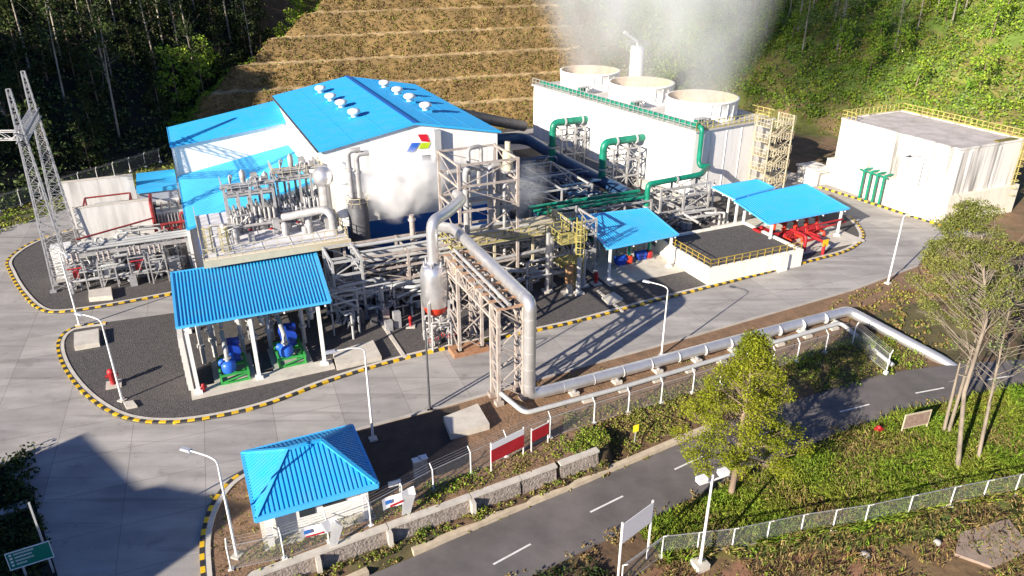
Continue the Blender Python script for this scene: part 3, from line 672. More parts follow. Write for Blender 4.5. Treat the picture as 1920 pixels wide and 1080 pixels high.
def pump_skid(at, label, s=1.0):
    t = T('pump_set', label, 'pump', at, 'motor driven pumps on green skids')
    x, y, z = at
    m = M(); L, W, Hh = 2.4*s, 3.4*s, .9*s
    for dx in (-L/2, L/2-.16): m.box(x+dx, y-W/2, z, x+dx+.16, y+W/2, z+.18); m.box(x+dx, y-W/2, z+Hh-.18, x+dx+.16, y+W/2, z+Hh)
    for dy in (-W/2, -.1, W/2-.18):
        m.box(x-L/2+.16, y+dy, z+Hh-.16, x+L/2-.16, y+dy+.18, z+Hh-.01); m.box(x-L/2+.16, y+dy, z, x+L/2-.16, y+dy+.18, z+.16)
        for dx in (-L/2+.01, L/2-.19): m.box(x+dx, y+dy+.01, z+.18, x+dx+.15, y+dy+.16, z+Hh-.18)
    m.bar((x-L/2, y-W/2+.05, z+.15), (x+L/2, y-W/2+.05, z+Hh-.2), .1)
    part('skid', m, GREEN, t)
    m = M(); zc = z+Hh+.75*s
    m.tube((x+.15, y+.2, zc+.25), (x+.15, y+W/2, zc+.25), .72*s, n=20); m.box(x-.45, y+.3, z+Hh, x+.75, y+W/2-.1, zc-.3); m.box(x+.3, y+.5, zc+.8, x+.9, y+1.2, zc+1.15)
    part('motor', m, BLUEM, t)
    m = M(); m.lathe((x-.35, y-W*.30, z+Hh), [(.55, 0), (.62, .25), (.62, .75), (.4, .95), (.02, 1.0)], 18); m.tube((x-.1, y-.7, zc), (x, y+.3, zc+.1), .24); m.tube((x-.9, y-.2, z+Hh+.5), (x-.5, y-.6, z+Hh+.5), .33)
    part('pump_casing', m, mat('pump_blue', srgb('2a62c8'), .4) if 'pump_blue' not in MATS else MATS['pump_blue'], t)
    m = M(); m.pipe([(x-.35, y-W*.30, z+Hh+.9), (x-.35, y-W*.30, z+3.0), (x-.35, y+2.2, z+3.0)], .2); m.tube((x-.35, y-W*.3, z+Hh+1.2), (x-.35, y-W*.3, z+Hh+1.3), .34)
    part('discharge_pipe', m, GREYP, t)
    return t
pump_skid((1.0, 60.6, .32), 'blue motor pump on the left green skid under the largest shelter')
pump_skid((5.9, 61.3, .32), 'blue motor pump on the right green skid under the largest shelter')
pc = T('pump_piping', 'bundle of looping pale grey pipes behind the pumps under the largest shelter', 'pipework', (3, 64.5, .3))
m = M()
for x, y, hh in ((-1.2, 63.4, 4.3), (-.2, 64.2, 4.6), (2.2, 63.6, 4.5), (3.2, 63.2, 4.7), (4.6, 63.8, 4.6), (5.0, 65.2, 4.8), (7.6, 63.4, 4.2)):
    m.pipe([(x, y, .32), (x, y, hh), (x+.9, y, hh), (x+.9, y, hh-1.6), (x+.9, y+3, hh-1.6)], .2)
    m.tube((x, y, 2.0), (x, y, 2.25), .36); m.tube((x+.9, y, hh-.9), (x+.9, y, hh-.75), .36)
part('riser', m, mat('pale_pipe', (.62, .60, .57), .5, .1, (.45, .43, .40), 1.4), pc)
m = M(); m.pipe([(-1.5, 66, 4.2), (9, 66, 4.2)], .24); m.pipe([(-1.5, 67.2, 3.2), (9, 67.2, 3.2)], .2); part('header', m, MATS['pale_pipe'], pc)
for x in (0, 3, 6, 8.6): m = M(); m.bar((x, 66.6, .12), (x, 66.6, 4.4), .16); m.bar((x, 65.4, 4.0), (x, 67.8, 4.0), .12); part('pipe_stand', m, GREYP, pc)

c2 = [S(1140, 467, 3.9), S(1272, 440, 3.9), S(1213, 391, 4.4), S(1084, 405, 4.4)]
shelter('pump_shelter', 'small blue sheet roof shelter on white posts in the middle of the plant', c2, [(40.9, 63.9), (48.9, 63.9), (42.0, 72.2), (50.4, 71.8), (41.4, 68)], .25, 30, 3.85, .26, slab=(40.2, 62.4, .1, 51, 73, .27))
c3 = [S(1440, 420, 3.7), S(1592, 391, 3.7), S(1510, 345, 4.3), S(1374, 374, 4.3)]
shelter('pump_shelter', 'blue sheet roof shelter over bright red fire pumps at the bend of the road', c3, [(62.6, 62.9), (73.9, 63.1), (63.0, 68.2), (76, 71.4), (64.2, 71)], .3, 36, 3.6, .28, slab=(61.6, 60.6, .1, 76, 72.5, .3))
c3b = [S(1376, 372, 4.6), S(1452, 352, 4.6), S(1420, 337, 4.9), S(1336, 351, 4.9)]
shelter('pump_shelter', 'partly shaded blue shelter roof joined to the back left of the fire pump shelter', c3b, [(64.4, 72.9), (70.6, 73.2), (66, 78)], .2, 18, 4.4, .22)

# red fire pumps
def fire_pump(x, y, label):
    t = T('fire_pump', label, 'fire pump', (x, y, .3), 'red fire pumps under the shelter')
    m = M(); m.box(x-.9, y-.5, .3, x+.9, y+.5, .55); m.tube((x-.9, y, 1.1), (x+.1, y, 1.1), .48, n=16); m.lathe((x+.7, y, .55), [(.5, 0), (.5, .7), (.25, .95), (.02, 1)], 14)
    m.tube((x+.1, y, 1.05), (x+.6, y, 1.0), .16); part('pump_body', m, RED, t)
    m = M(); m.pipe([(x+.7, y, 1.4), (x+.7, y, 2.5), (x+.7, y+1.6, 2.5), (x+.7, y+1.6, .4)], .18); m.pipe([(x+.7, y-.4, .9), (x+.7, y-1.5, .9), (x+.7, y-1.5, .2)], .18); m.tube((x+.7, y, 1.9), (x+.7, y, 2.0), .33)
    part('pump_pipe', m, ORANGE, t)
    m = M(); 
    w = [(x+.7+.28*cos(k*pi/5), y-.95, 1.3+.28*sin(k*pi/5)) for k in range(11)]; m.rings(w, [.04]*11, 6); m.bar((x+.7, y-.95, .9), (x+.7, y-.95, 1.3), .06); part('handwheel', m, RED, t)
for k, (x, y) in enumerate([(65.6, 64.6), (67.6, 64.8), (69.6, 65), (71.6, 65.2)]):
    fire_pump(x, y, 'red fire pump %s, under the road bend shelter' % ['nearest the red box', 'second from the red box', 'third from the red box', 'beside the right post'][k])
bx = T('fire_tank', 'plain red steel box tank at the left front of the fire pump shelter', 'tank', (63.4, 65.6, .3))
m = M(); m.box(62.7, 64.9, .5, 64.3, 66.1, 2.1); part('body', m, RED, bx)
m = M()
for x in (62.8, 64.1): m.box(x, 65, .3, x+.12, 65.12, .5); m.box(x, 65.9, .3, x+.12, 66.02, .5)
part('leg', m, DARKP, bx); m = M(); m.tube((63.5, 65.5, 2.1), (63.5, 65.5, 2.45), .2); part('filler_cap', m, RED, bx)
m = M(); m.pipe([(66.4, 61.0, .3), (66.4, 61.0, 2.2), (66.4, 63.5, 2.2)], .2); m.pipe([(66.4, 61, 1.6), (69, 61.2, 1.6), (69, 63, 1.6)], .16); m.pipe([(70.5, 63.2, 1.8), (75.5, 63.6, 1.8)], .14); m.pipe([(66.5, 62.6, 2.6), (74, 62.9, 2.6)], .12)
m.pipe([(68.0, 59.6, .1), (68.0, 59.6, 1.7), (68.0, 63, 1.7)], .19)
one('fire_main', m, RED, 'red fire water pipework running along the front of the fire pump shelter', 'pipework', (68, 61, 0))
sg = T('safety_sign', 'yellow square safety sign on a post in front of the fire pumps', 'sign', S(1543, 478, .1))
p = S(1543, 478, .1); m = M(); m.bar((p[0], p[1], .1), (p[0], p[1], 1.7), .07); part('post', m, GREYP, sg)
m = M(); m.box(p[0]-.45, p[1]-.06, 1.25, p[0]+.45, p[1]-.035, 2.1); part('panel', m, YELLOW, sg)

# sunken concrete sump with yellow rail
def sump():
    t = T('concrete_sump', 'white walled raised concrete sump with a gravel top and yellow railing', 'sump', (50, 58, 0))
    a0, a1, b0, b1, h = 50.1, 63.4, 58.3, 68.4, 2.1
    m = M(); 
    for q in ((a0, b0, a1, b0+.35), (a0, b1-.35, a1, b1), (a0, b0+.35, a0+.35, b1-.35), (a1-.35, b0+.35, a1, b1-.35)): m.box(q[0], q[1], 0, q[2], q[3], h)
    m.box(a1-3.6, b0-.35, 0, a1-2.4, b0, 2.0); part('wall', m, grimy('sump_wall', (.76, .74, .66), (.55, .50, .42), .8, .8), t)
    m = M(); m.box(a0+.35, b0+.35, .5, a1-.35, b1-.35, h-.25); part('top_fill', m, GRAVEL, t)
    m = M(); m.rail([(a0+.2, b1-.2, h), (a0+.2, b0+.2, h), (a1-.2, b0+.2, h)], .9, 1.1, .035); part('railing', m, mat('worn_yellow_rail', srgb('b89b3c'), .6, 0, srgb('8a7a3a'), 2), t)
sump()

# ------------------------------------------------------------------ steel frames
def steel_frame(name, label, cat, xs, ys, levels, material, z0=.12, cw=.25, brace=True, rot=0, group=None, deckz=None, deckm=None, rail=None, pads=True, basem=None):
    t = T(name, label, cat, (xs[0], ys[0], z0), group)
    top = levels[-1]
    for x in xs:
        for y in ys:
            m = M(); m.bar((x, y, z0), (x, y, top+.15), cw, cw*.8)
            if pads: m.box(x-cw*1.2, y-cw*1.2, z0-.1, x+cw*1.2, y+cw*1.2, z0+.3)
            part('column', m, material, t)
    for z in levels:
        m = M()
        for y in ys: m.bar((xs[0], y, z), (xs[-1], y, z), .15, .22)
        for x in xs: m.bar((x, ys[0], z-.02), (x, ys[-1], z-.02), .15, .22)
        part('beam', m, material, t)
    if brace:
        m = M(); zs = [z0]+list(levels)
        for i in range(len(zs)-1):
            for k in range(len(xs)-1):
                y = ys[0]; a, b_ = (xs[k], xs[k+1]) if (i+k) % 2 == 0 else (xs[k+1], xs[k])
                m.bar((a, y, zs[i]), (b_, y, zs[i+1]), .09)
                m.bar((b_, ys[-1], zs[i]), (a, ys[-1], zs[i+1]), .09)
            for x in (xs[0], xs[-1]): m.bar((x, ys[0], zs[i]), (x, ys[-1], zs[i+1]), .09)
        part('bracing', m, material, t)
    if deckz is not None:
        m = M(); m.box(xs[0]-.5, ys[0]-.6, deckz+.15, xs[-1]+.5, ys[-1]+.6, deckz+.24); d = part('platform', m, deckm or CREAM, t)
        if rail: m = M(); x0, x1, y0, y1 = xs[0]-.5, xs[-1]+.5, ys[0]-.6, ys[-1]+.6; m.rail([(x0, y1, deckz+.24), (x0, y0, deckz+.24), (x1, y0, deckz+.24), (x1, y1, deckz+.24)], 1.1, 1.0, .035, toe=True); part('railing', m, rail, t)
    return t

# condenser platform behind the largest shelter
def condenser_platform():
    t = steel_frame('condenser_platform', 'raised white equipment platform with pale railing in front of the hall wing', 'platform', [.8, 5, 9.4, 13.9], [72.6, 78.4, 84.5], [3.4, 6.3], BEIGE, brace=True)
    WD = mat('white_deck', (.74, .73, .74), .7, 0, (.55, .54, .55), .7, contrast=(.4, .8), bump=.1)
    m = M(); m.box(.4, 71.8, 6.45, 14.4, 85.6, 6.62)
    for k in range(1, 5): m.box(.4+2.8*k-.03, 71.8, 6.62, .4+2.8*k+.03, 80, 6.66)
    part('deck', m, WD, t)
    m = M(); m.rail([(.4, 85.4, 6.62), (.4, 71.9, 6.62), (14.3, 71.9, 6.62), (14.3, 78, 6.62)], 1.1, 1.2, .035, toe=True); part('railing', m, CREAM, t)
    m = M(); m.box(.3, 71.6, 5.9, 14.5, 71.8, 6.6); part('edge_beam', m, CREAM, t)
    m = M(); m.box(9.8, 74.6, 6.62, 12.8, 75.8, 6.95)
    return t
condenser_platform()
dg = T('deck_equipment', 'scatter of small grey pipes, valves and boxes on the white platform deck', 'equipment', (6, 75, 6.6)); m = M(); R = random.Random(21)
for k in range(34):
    x = R.uniform(2.6, 13.6); y = R.uniform(75.2, 79.6); hh = R.uniform(.5, 2.4); q = R.random()
    if q < .5: m.pipe([(x, y, 6.62), (x, y, 6.62+hh), (x+R.uniform(-2, 2), y+R.uniform(-.3, .3), 6.62+hh), (x+R.uniform(-2, 2), y+R.uniform(0, 1.5), 6.7)], R.uniform(.06, .16), .3, 8); m.tube((x, y, 6.9), (x, y, 7.05), .26)
    elif q < .75: m.box(x-.3, y-.3, 6.62, x+.35, y+.3, 6.62+hh*.7)
    else: m.lathe((x, y, 6.62), [(.3, 0), (.36, .2), (.36, hh*.7), (.02, hh*.8)], 12)
part('piping', m, PALEG, dg); m = M()
for k in range(5): x = R.uniform(3, 13); y = R.uniform(75, 79); m.lathe((x, y, 7.3), [(.02, 0), (.24, .02), (.24, .1), (.02, .12)], 10)
part('handwheel', m, RED, dg)
def rack_module(name, label, x0, x1, y0, y1, z0, zt, n, mats):
    t = T(name, label, 'equipment', (x0, y0, z0))
    m = M()
    xs = np.linspace(x0, x1, n)
    for x in xs:
        for y in (y0, y1): m.bar((x, y, z0), (x, y, zt), .24, .2)
    for z in (z0+1.5, zt-.3, zt): 
        for y in (y0, y1): m.bar((x0, y, z), (x1, y, z), .16, .2)
        for x in xs: m.bar((x, y0, z), (x, y1, z), .14, .18)
    part('frame', m, mats[0], t)
    m = M(); R = random.Random(3)
    for k in range(n*2):
        x = x0+(x1-x0)*(k+.5)/(n*2); zz = z0+.5+R.random()*.8
        m.pipe([(x, y0-.3, z0), (x, y0-.3, zz+1.2), (x, y1+.2, zz+1.2), (x, y1+.2, z0)], .10+.07*R.random())
        m.tube((x, y0-.3, zz), (x, y0-.3, zz+.18), .26)
    m.pipe([(x0-.6, y0-.7, z0+.8), (x1+.5, y0-.7, z0+.8), (x1+.5, y0-.7, z0)], .16)
    m.pipe([(x0, (y0+y1)/2, zt-.7), (x1, (y0+y1)/2, zt-.7)], .28)
    part('piping', m, mats[1], t)
    m = M(); m.rail([(x0-.2, y1+.2, zt+.1), (x0-.2, y0-.2, zt+.1), (x1+.2, y0-.2, zt+.1), (x1+.2, y1+.2, zt+.1)], .9, .9, .03); part('railing', m, mats[2], t)
    m = M()
    for k in range(n*2):
        x = R.uniform(x0, x1); y = R.uniform(y0, y1); hh = R.uniform(.4, 1.7); q = R.random()
        if q < .4: m.lathe((x, y, zt+.1), [(.22, 0), (.3, hh*.3), (.3, hh*.8), (.02, hh)], 10)
        elif q < .75: m.pipe([(x, y, zt-.6), (x, y, zt+hh), (x+R.uniform(-1.2, 1.2), y, zt+hh), (x+R.uniform(-.6, .6), y+.4, zt)], .09, .2, 8)
        else: m.box(x-.3, y-.25, zt+.1, x+.35, y+.3, zt+.2+hh*.6)
    m.box(x0+.2, y0+.2, zt+.02, x0+(x1-x0)*.45, y1-.2, zt+.09); m.pipe([(x0-.4, y0+.4, zt+.5), (x1+.3, y0+.6, zt+.5)], .2)
    part('top_equipment', m, mats[0], t)
    return t
rack_module('ejector_rack', 'tall grey framed rack of small pipes and valves on the white platform', 3.6, 8.3, 78.4, 81.2, 6.62, 10.9, 5, (PALEG, PALEG, GREYP))
rack_module('piping_rack', 'lower dense pipe and valve rack at the right end of the white platform', 8.9, 13.6, 79.4, 82.8, 6.62, 11.6, 5, (PALEG, STEEL, CREAM))
sv = T('round_vessel', 'silvery egg shaped vessel above the pipe rack against the hall corner', 'vessel', (13.2, 77, 9))
m = M(); c = Sb(605, 331, 77.6); m.lathe((c[0], c[1], c[2]-1.1), [(.02, 0), (.6, .12), (1.0, .6), (1.08, 1.1), (1.0, 1.6), (.6, 2.08), (.02, 2.2)], 24); part('shell', m, SILVER, sv)
m = M(); m.tube((c[0], c[1], 6.6), (c[0], c[1], c[2]-.9), .7, .55)
for k in range(4): m.bar((c[0]+.6*cos(k*1.57), c[1]+.6*sin(k*1.57), 6.6), (c[0]+.6*cos(k*1.57), c[1]+.6*sin(k*1.57), c[2]-.5), .1)
part('support', m, PALEG, sv)
gs = T('gland_stack', 'fat white rounded exhaust stack rising beside the hall corner', 'stack', (12.0, 76.2, 6.6))
m = M(); x, y = Sb(640, 300, 76.4)[:2]; m.lathe((x, y, 6.62), [(1.0, 0), (1.0, 5.6), (.85, 6.2), (.5, 6.55), (.02, 6.65)], 22); part('shell', m, WHITEP, gs)
m = M(); m.tube((x, y, 8.6), (x, y, 8.75), 1.08); m.tube((x, y, 11.2), (x, y, 11.35), 1.08); part('band', m, GREYP, gs)
for k, (px, py) in enumerate([(652, 290), (668, 296)]):
    q = Sb(px, py, 75.2); e = T('elbow_vent', ['thin white hooked vent pipe next to the fat exhaust stack', 'thin white hooked vent pipe farther right of the fat exhaust stack'][k], 'vent', (q[0], q[1], 6.6), 'hooked vent pipes by the hall corner')
    m = M(); m.pipe([(q[0], q[1], 3.2), (q[0], q[1], q[2]+.4), (q[0]+1.3, q[1]-.1, q[2]+.4)], .28, .6); part('pipe', m, PALEG, e)
    m = M(); m.tube((q[0], q[1], q[2]-1.6), (q[0], q[1], q[2]-1.45), .4); part('flange', m, STEEL, e)
hw = T('dark_tank', 'dark grey upright cylinder below the egg shaped vessel at the hall gable', 'tank', (15.4, 74.5, 0))
q = Sb(672, 400, 74.6); m = M(); m.lathe((q[0], q[1], .1), [(1.05, 0), (1.05, q[2]+1.0), (.8, q[2]+1.35), (.02, q[2]+1.5)], 22); part('shell', m, DARKP, hw)
m = M(); m.rail([(q[0]+1.2*cos(k*.785), q[1]+1.2*sin(k*.785), q[2]+.9) for k in range(9)], 1.0, .8, .03); part('railing', m, CREAM, hw)
big = T('vapour_duct', 'fat pale bent pipe dropping from the rack at the front of the white platform', 'pipe', (11, 73, 6.6))
a_ = Sb(530, 408, 76); b_ = Sb(610, 392, 74); m = M(); m.pipe([a_, b_, (b_[0]+.5, b_[1]-.4, b_[2]-.6), (b_[0]+.7, b_[1]-.6, 2.0)], .42, 1.2, 16); part('pipe', m, PALEG, big)
m = M(); m.tube((b_[0]+.7, b_[1]-.6, 6.3), (b_[0]+.7, b_[1]-.6, 6.5), .62); part('flange', m, STEEL, big)
# yellow access cages at the left end of the platform
for k, px in enumerate((394, 424)):
    q = S(px, 470, 6.6); t = T('caged_ladder', ['cream caged ladder against the white wing wall', 'cream caged ladder on the platform deck beside the tall rack'][k], 'ladder', (q[0], q[1], 3), 'cream caged ladders')
    m = M(); 
    for dx in (-.28, .28): m.bar((q[0]+dx, q[1], 3.0), (q[0]+dx, q[1], 9.2), .08)
    for j in range(18): m.bar((q[0]-.28, q[1], 3.2+j*.34), (q[0]+.28, q[1], 3.2+j*.34), .05)
    part('ladder', m, CREAM, t)
    m = M()
    for j in range(7): m.rings([(q[0]+.42*cos(v), q[1]-.35+.42*sin(v), 4.6+j*.75) for v in np.linspace(pi*.9, pi*2.1, 8)], [.04]*8, 5)
    for v in (pi, pi*1.33, pi*1.66, pi*2): m.bar((q[0]+.42*cos(v), q[1]-.35+.42*sin(v), 4.6), (q[0]+.42*cos(v), q[1]-.35+.42*sin(v), 9.2), .05)
    part('cage', m, RAILY, t)

cn = T('added_condenser', 'big dark grey horizontal shell added under the white platform to shade the yard', 'added_condenser', (7, 79, 0))  # shell added under the deck to block low sun and darken the yard
m = M(); m.tube((1.4, 79, 3.2), (13.2, 79, 3.2), 2.5, n=28); m.tube((1.0, 79, 3.2), (1.4, 79, 3.2), 2.7, n=28); m.tube((13.2, 79, 3.2), (13.6, 79, 3.2), 2.7, n=28); part('shell', m, DARKP, cn)
m = M()
for x in (3.5, 11): m.box(x-.4, 76.8, 0, x+.4, 81.2, 1.4)
part('saddle', m, CONC, cn); m = M(); m.box(4, 76.9, 4.9, 11, 81.1, 6.1); part('neck', m, DARKP, cn)
def process_unit(name, label, x0, x1, y0, y1, zmax, n, seed, mats, cat='pipework', g=None):
    t = T(name, label, cat, (x0, y0, .12), g); R = random.Random(seed); a = M(); b = M(); c = M()
    for k in range(n):
        x = R.uniform(x0, x1); y = R.uniform(y0, y1); h = R.uniform(.25, 1)*zmax; q = R.random(); rr = R.uniform(.07, .2)
        b = M()
        if q < .5:
            a.pipe([(x, y, .1), (x, y, h), (R.uniform(x0, x1), y+R.uniform(-.5, .5), h), (R.uniform(x0, x1), R.uniform(y0, y1), h*.5)], rr, .4, 8); b.tube((x, y, h*.55), (x, y, h*.55+.18), rr*2.1); part('valve', b, mats[1], t)
        elif q < .68: b.lathe((x, y, .1), [(rr*3, 0), (rr*3, h*.4), (rr*1.5, h*.5), (.02, h*.52)], 12); part('vessel', b, mats[k % 2], t)
        elif q < .82: b.box(x-.35, y-.3, .1, x+.35, y+.3, .5+h*.3); part('junction_box', b, mats[1+k % 2], t)
        else: b.bar((x, y, .1), (x, y, h), .14); b.bar((x-.9, y, h*.9), (x+.9, y, h*.9), .12); part('pipe_stand', b, mats[2], t)
    part('piping', a, mats[0], t); return t
process_unit('ground_piping', 'dark tangle of pipes and valves on the ground under the gable rack', 14.5, 24, 63.8, 72, 4.2, 44, 31, (GREYP, DARKP, BEIGE))
process_unit('ground_piping', 'tangle of pale pipes and valves on the ground around the tall steel frame tower', 24.5, 38, 63.8, 72.5, 4.4, 54, 32, (PALEG, DARKP, BEIGE))
process_unit('ground_piping', 'shaded pipes and valves between the largest shelter and the silver vessel', 10.2, 16.8, 62.5, 72, 4.6, 36, 33, (GREYP, DARKP, STEEL))
process_unit('ground_piping', 'shaded pipes and stands on the dark ground beside the cooling tower', 40, 53.5, 80, 100, 4.5, 60, 34, (NAVY, DARKP, PALEG))
process_unit('ground_piping', 'green and dark pipes behind the small blue shelter', 38, 54, 72.8, 75.2, 3.2, 26, 35, (TEAL, DARKP, PALEG))
process_unit('ground_piping', 'pale pipes and boxes beside the white trestle near the joined blue shelter', 55, 64, 72.5, 78.5, 2.6, 26, 36, (PALEG, DARKP, STEEL))
process_unit('switchyard_gear', 'small grey boxes, conduits and posts filling the switchyard gravel', -14, -1.5, 83.8, 97, 3.0, 60, 37, (GREYP, PALEG, STEEL), 'switchgear')
steel_frame('shaded_rack', 'dark steel pipe rack in the shade between the hall and the cooling tower', 'pipe rack', [40, 44.5, 49], [82, 88, 94], [3.0, 4.8], GREYP, brace=True, cw=.22)
steel_frame('shaded_rack', 'steel pipe rack with small landings right of the walkway deck', 'pipe rack', [37.6, 40.6], [66.6, 71.2], [2.8, 4.8, 6.4], PALEG, brace=True, cw=.2)
steel_frame('shelter_rack', 'slim steel rack standing right behind the corner of the largest shelter', 'pipe rack', [11.4, 14.2], [66.2, 70.4], [3.0, 5.2, 6.6], GREYP, brace=True, cw=.22)
# racks and frames between hall and road
steel_frame('pipe_rack', 'dark shaded steel pipe rack running along the foot of the hall gable', 'pipe rack', [14.6, 19.2, 24.0], [67.3, 71.6], [3.2, 4.6, 6.1], BEIGE)
m = M()
for z, ys in ((4.85, (67.8, 69.0, 70.6)), (6.35, (68.1, 69.8))):
    for k, y in enumerate(ys): m.tube((13.8, y, z+.12), (33, y, z+.12), .13+.06*(k % 3))
one('rack_pipes', m, GREYP, 'bundle of grey pipes lying along the rack in front of the hall gable', 'pipework', (14, 68, 5))
steel_frame('process_tower', 'tall open steel frame tower rising above the pipe racks in front of the gable', 'steel tower', [24.6, 31.0], [66.6, 72.5], [3.5, 6.0, 9.6, 12.2, 14.4], BEIGE, cw=.28)
t_ = steel_frame('walkway_deck', 'cream railed walkway deck beside the tall steel frame tower', 'platform', [24.0, 28.5, 33.0, 36.6], [67.0, 71.0], [5.6], CREAM, deckz=5.6, rail=RAILY, brace=False, cw=.24)
m = M()
for k, (x, y, r_, z1) in enumerate([(26.0, 68.4, .32, 13.5), (29.4, 70.2, .28, 12.8), (27.6, 71.6, .22, 14.6), (30.2, 68.2, .18, 11.4)]): m.pipe([(x, y, .2), (x, y, z1), (x+1.6, y+.4, z1), (x+1.6, y+.4, z1-2.2)], r_)
m.pipe([(24.8, 69, 9.9), (30.8, 69, 9.9)], .3); m.pipe([(25, 71, 12.5), (30.6, 71, 12.5), (30.6, 71, 6.5)], .24)
one('tower_piping', m, PALEG, 'grey risers and cross pipes threaded through the tall steel frame tower', 'pipework', (27, 69, .2))
si = T('silencer', 'pale cylinder with a short cream stub on top of the tall steel frame tower', 'silencer', (31.5, 70, 12))
q = Sb(952, 290, 70); m = M(); m.lathe((q[0], q[1], 12.3), [(.55, 0), (.55, 1.9), (.3, 2.2), (.3, 3.0), (.02, 3.0)], 18); part('shell', m, CREAM, si); m = M(); m.box(q[0]-.8, q[1]-.8, 12.15, q[0]+.8, q[1]+.8, 12.3); part('base', m, STEEL, si)
m = M(); y = 63.4
for x in (36.3, 36.9): m.bar((x, y, .1), (x, y, 8.4), .1)
for k in range(24): m.bar((36.3, y, .3+k*.33), (36.9, y, .3+k*.33), .05)
for k in range(9): m.rings([(36.6+.45*cos(v), y-.4+.45*sin(v), 2.4+k*.7) for v in np.linspace(pi, 2*pi, 7)], [.05]*7, 5)
for v in (pi*1.0, pi*1.33, pi*1.66, pi*2): m.bar((36.6+.45*cos(v), y-.4+.45*sin(v), 2.4), (36.6+.45*cos(v), y-.4+.45*sin(v), 8.2), .05)
m.box(34.6, 63.5, 5.5, 37.6, 66.4, 5.6); m.rail([(34.6, 66.4, 5.6), (34.6, 63.5, 5.6), (36.2, 63.5, 5.6)], 1.1, .7, .035); m.rail([(37.6, 63.5, 5.6), (37.6, 66.4, 5.6)], 1.1, .7, .035)
m.box(34.8, 63.6, 2.9, 37.4, 66.2, 3.0); m.rail([(34.8, 66.2, 3), (34.8, 63.6, 3), (37.4, 63.6, 3)], 1.0, .6, .035)
one('access_ladder', m, RAILY, 'yellow caged access ladder with small platforms at the right end of the walkway deck', 'ladder', (36.6, 64, 0))
for k, (x, y, h_, r_) in enumerate([(33.4, 64.2, 6.8, .24), (34.4, 65.4, 5.8, .30), (36.2, 62.4, 4.2, .26), (37.6, 63.8, 4.4, .2)]):
    t = T('vertical_pipe', ['tall silver standpipe left of the yellow ladder', 'second silver standpipe close behind the yellow ladder', 'short grey standpipe in front of the yellow ladder', 'thin short standpipe right of the yellow ladder'][k], 'standpipe', (x, y, .1), 'standpipes by the yellow ladder')
    m = M(); m.tube((x, y, .1), (x, y, h_), r_, n=14); part('pipe', m, SILVER if k < 2 else GREYP, t)
    m = M(); m.box(x-.5, y-.5, .05, x+.5, y+.5, .35); part('footing', m, CONCL, t)
q = (35.3, 62.8); t = T('rusty_filter', 'rust brown upright filter vessel below the yellow ladder platforms', 'vessel', (q[0], q[1], .1))
m = M(); m.lathe((q[0], q[1], 1.3), [(.02, 0), (.4, .1), (.48, .4), (.48, 1.9), (.36, 2.2), (.02, 2.3)], 18); part('shell', m, mat('rust', (.36, .22, .10), .8, 0, (.25, .13, .06), 3), t); m = M(); m.tube((q[0], q[1], .1), (q[0], q[1], 1.4), .3); m.box(q[0]-.7, q[1]-.6, .05, q[0]+.7, q[1]+.6, .3); part('base', m, CONC, t)

# silver separator vessel with red skirt
ve = T('steam_separator', 'silver steam separator vessel with a red skirt and hooped pipe on top', 'vessel', (19.0, 59.1, 0))
x, y = 19.15, 59.1
m = M(); m.lathe((x, y, 0), [(1.15, 3.9), (1.28, 4.0), (1.28, 7.2), (1.1, 7.75), (.7, 8.05), (.02, 8.15)], 30); part('shell', m, mat('bright_cladding', (.85, .85, .86), .28, .8, (.7, .7, .72), .8), ve)
m = M(); m.lathe((x, y, 0), [(.45, 2.9), (.95, 3.25), (1.2, 3.95), (1.25, 4.02)], 30); part('skirt', m, ORANGE, ve)
m = M(); m.pipe([(x, y, 8.0), (x, y, 12.0), (x+1.6, y+1.2, 12.0), (x+4.6, y+4.5, 12.0), (x+5.4, y+8, 11.4)], .52, 1.1, 18); part('outlet_pipe', m, SILVER, ve)
m = M(); m.lathe((x, y, 0), [(.62, 8.1), (.62, 8.25), (.02, 8.26)], 18)
for k in range(6): an = k*1.05; m.tube((x+.9*cos(an), y+.9*sin(an), 7.6), (x+.9*cos(an), y+.9*sin(an), 8.4), .09)
part('nozzle', m, STEEL, ve)
for sx in (-1, 1):
    for sy in (-1, 1):
        m = M(); m.bar((x+sx*.95, y+sy*.95, .1), (x+sx*.95, y+sy*.95, 4.6), .22); part('leg', m, PALEG, ve)
vp = T('separator_piping', 'tangle of small grey pipes and valves below the red skirted vessel', 'pipework', (19, 58.5, 0)); m = M(); R = random.Random(5)
for k in range(16):
    px_, py_ = x-1.6+R.random()*3.4, y-2.0+R.random()*3.2; z_ = .8+R.random()*2; m.pipe([(px_, py_, .1), (px_, py_, z_), (px_+R.uniform(-1.2, 1.2), py_+R.uniform(-.3, .3), z_), (px_+.3, py_+R.uniform(-1, 1), z_+.2)], .07+.06*R.random(), .2, 8); m.tube((px_, py_, z_*.6), (px_, py_, z_*.6+.15), .2)
part('pipe', m, PALEG, vp)
m = M()
for k in range(5): an = .4+k; m.rings([(x-1.2+k*.6+.18*cos(v), y-1.8, 1.2+.18*sin(v)+.2*k % .5) for v in np.linspace(0, 2*pi, 9)], [.035]*9, 5)
part('handwheel', m, RED, vp)

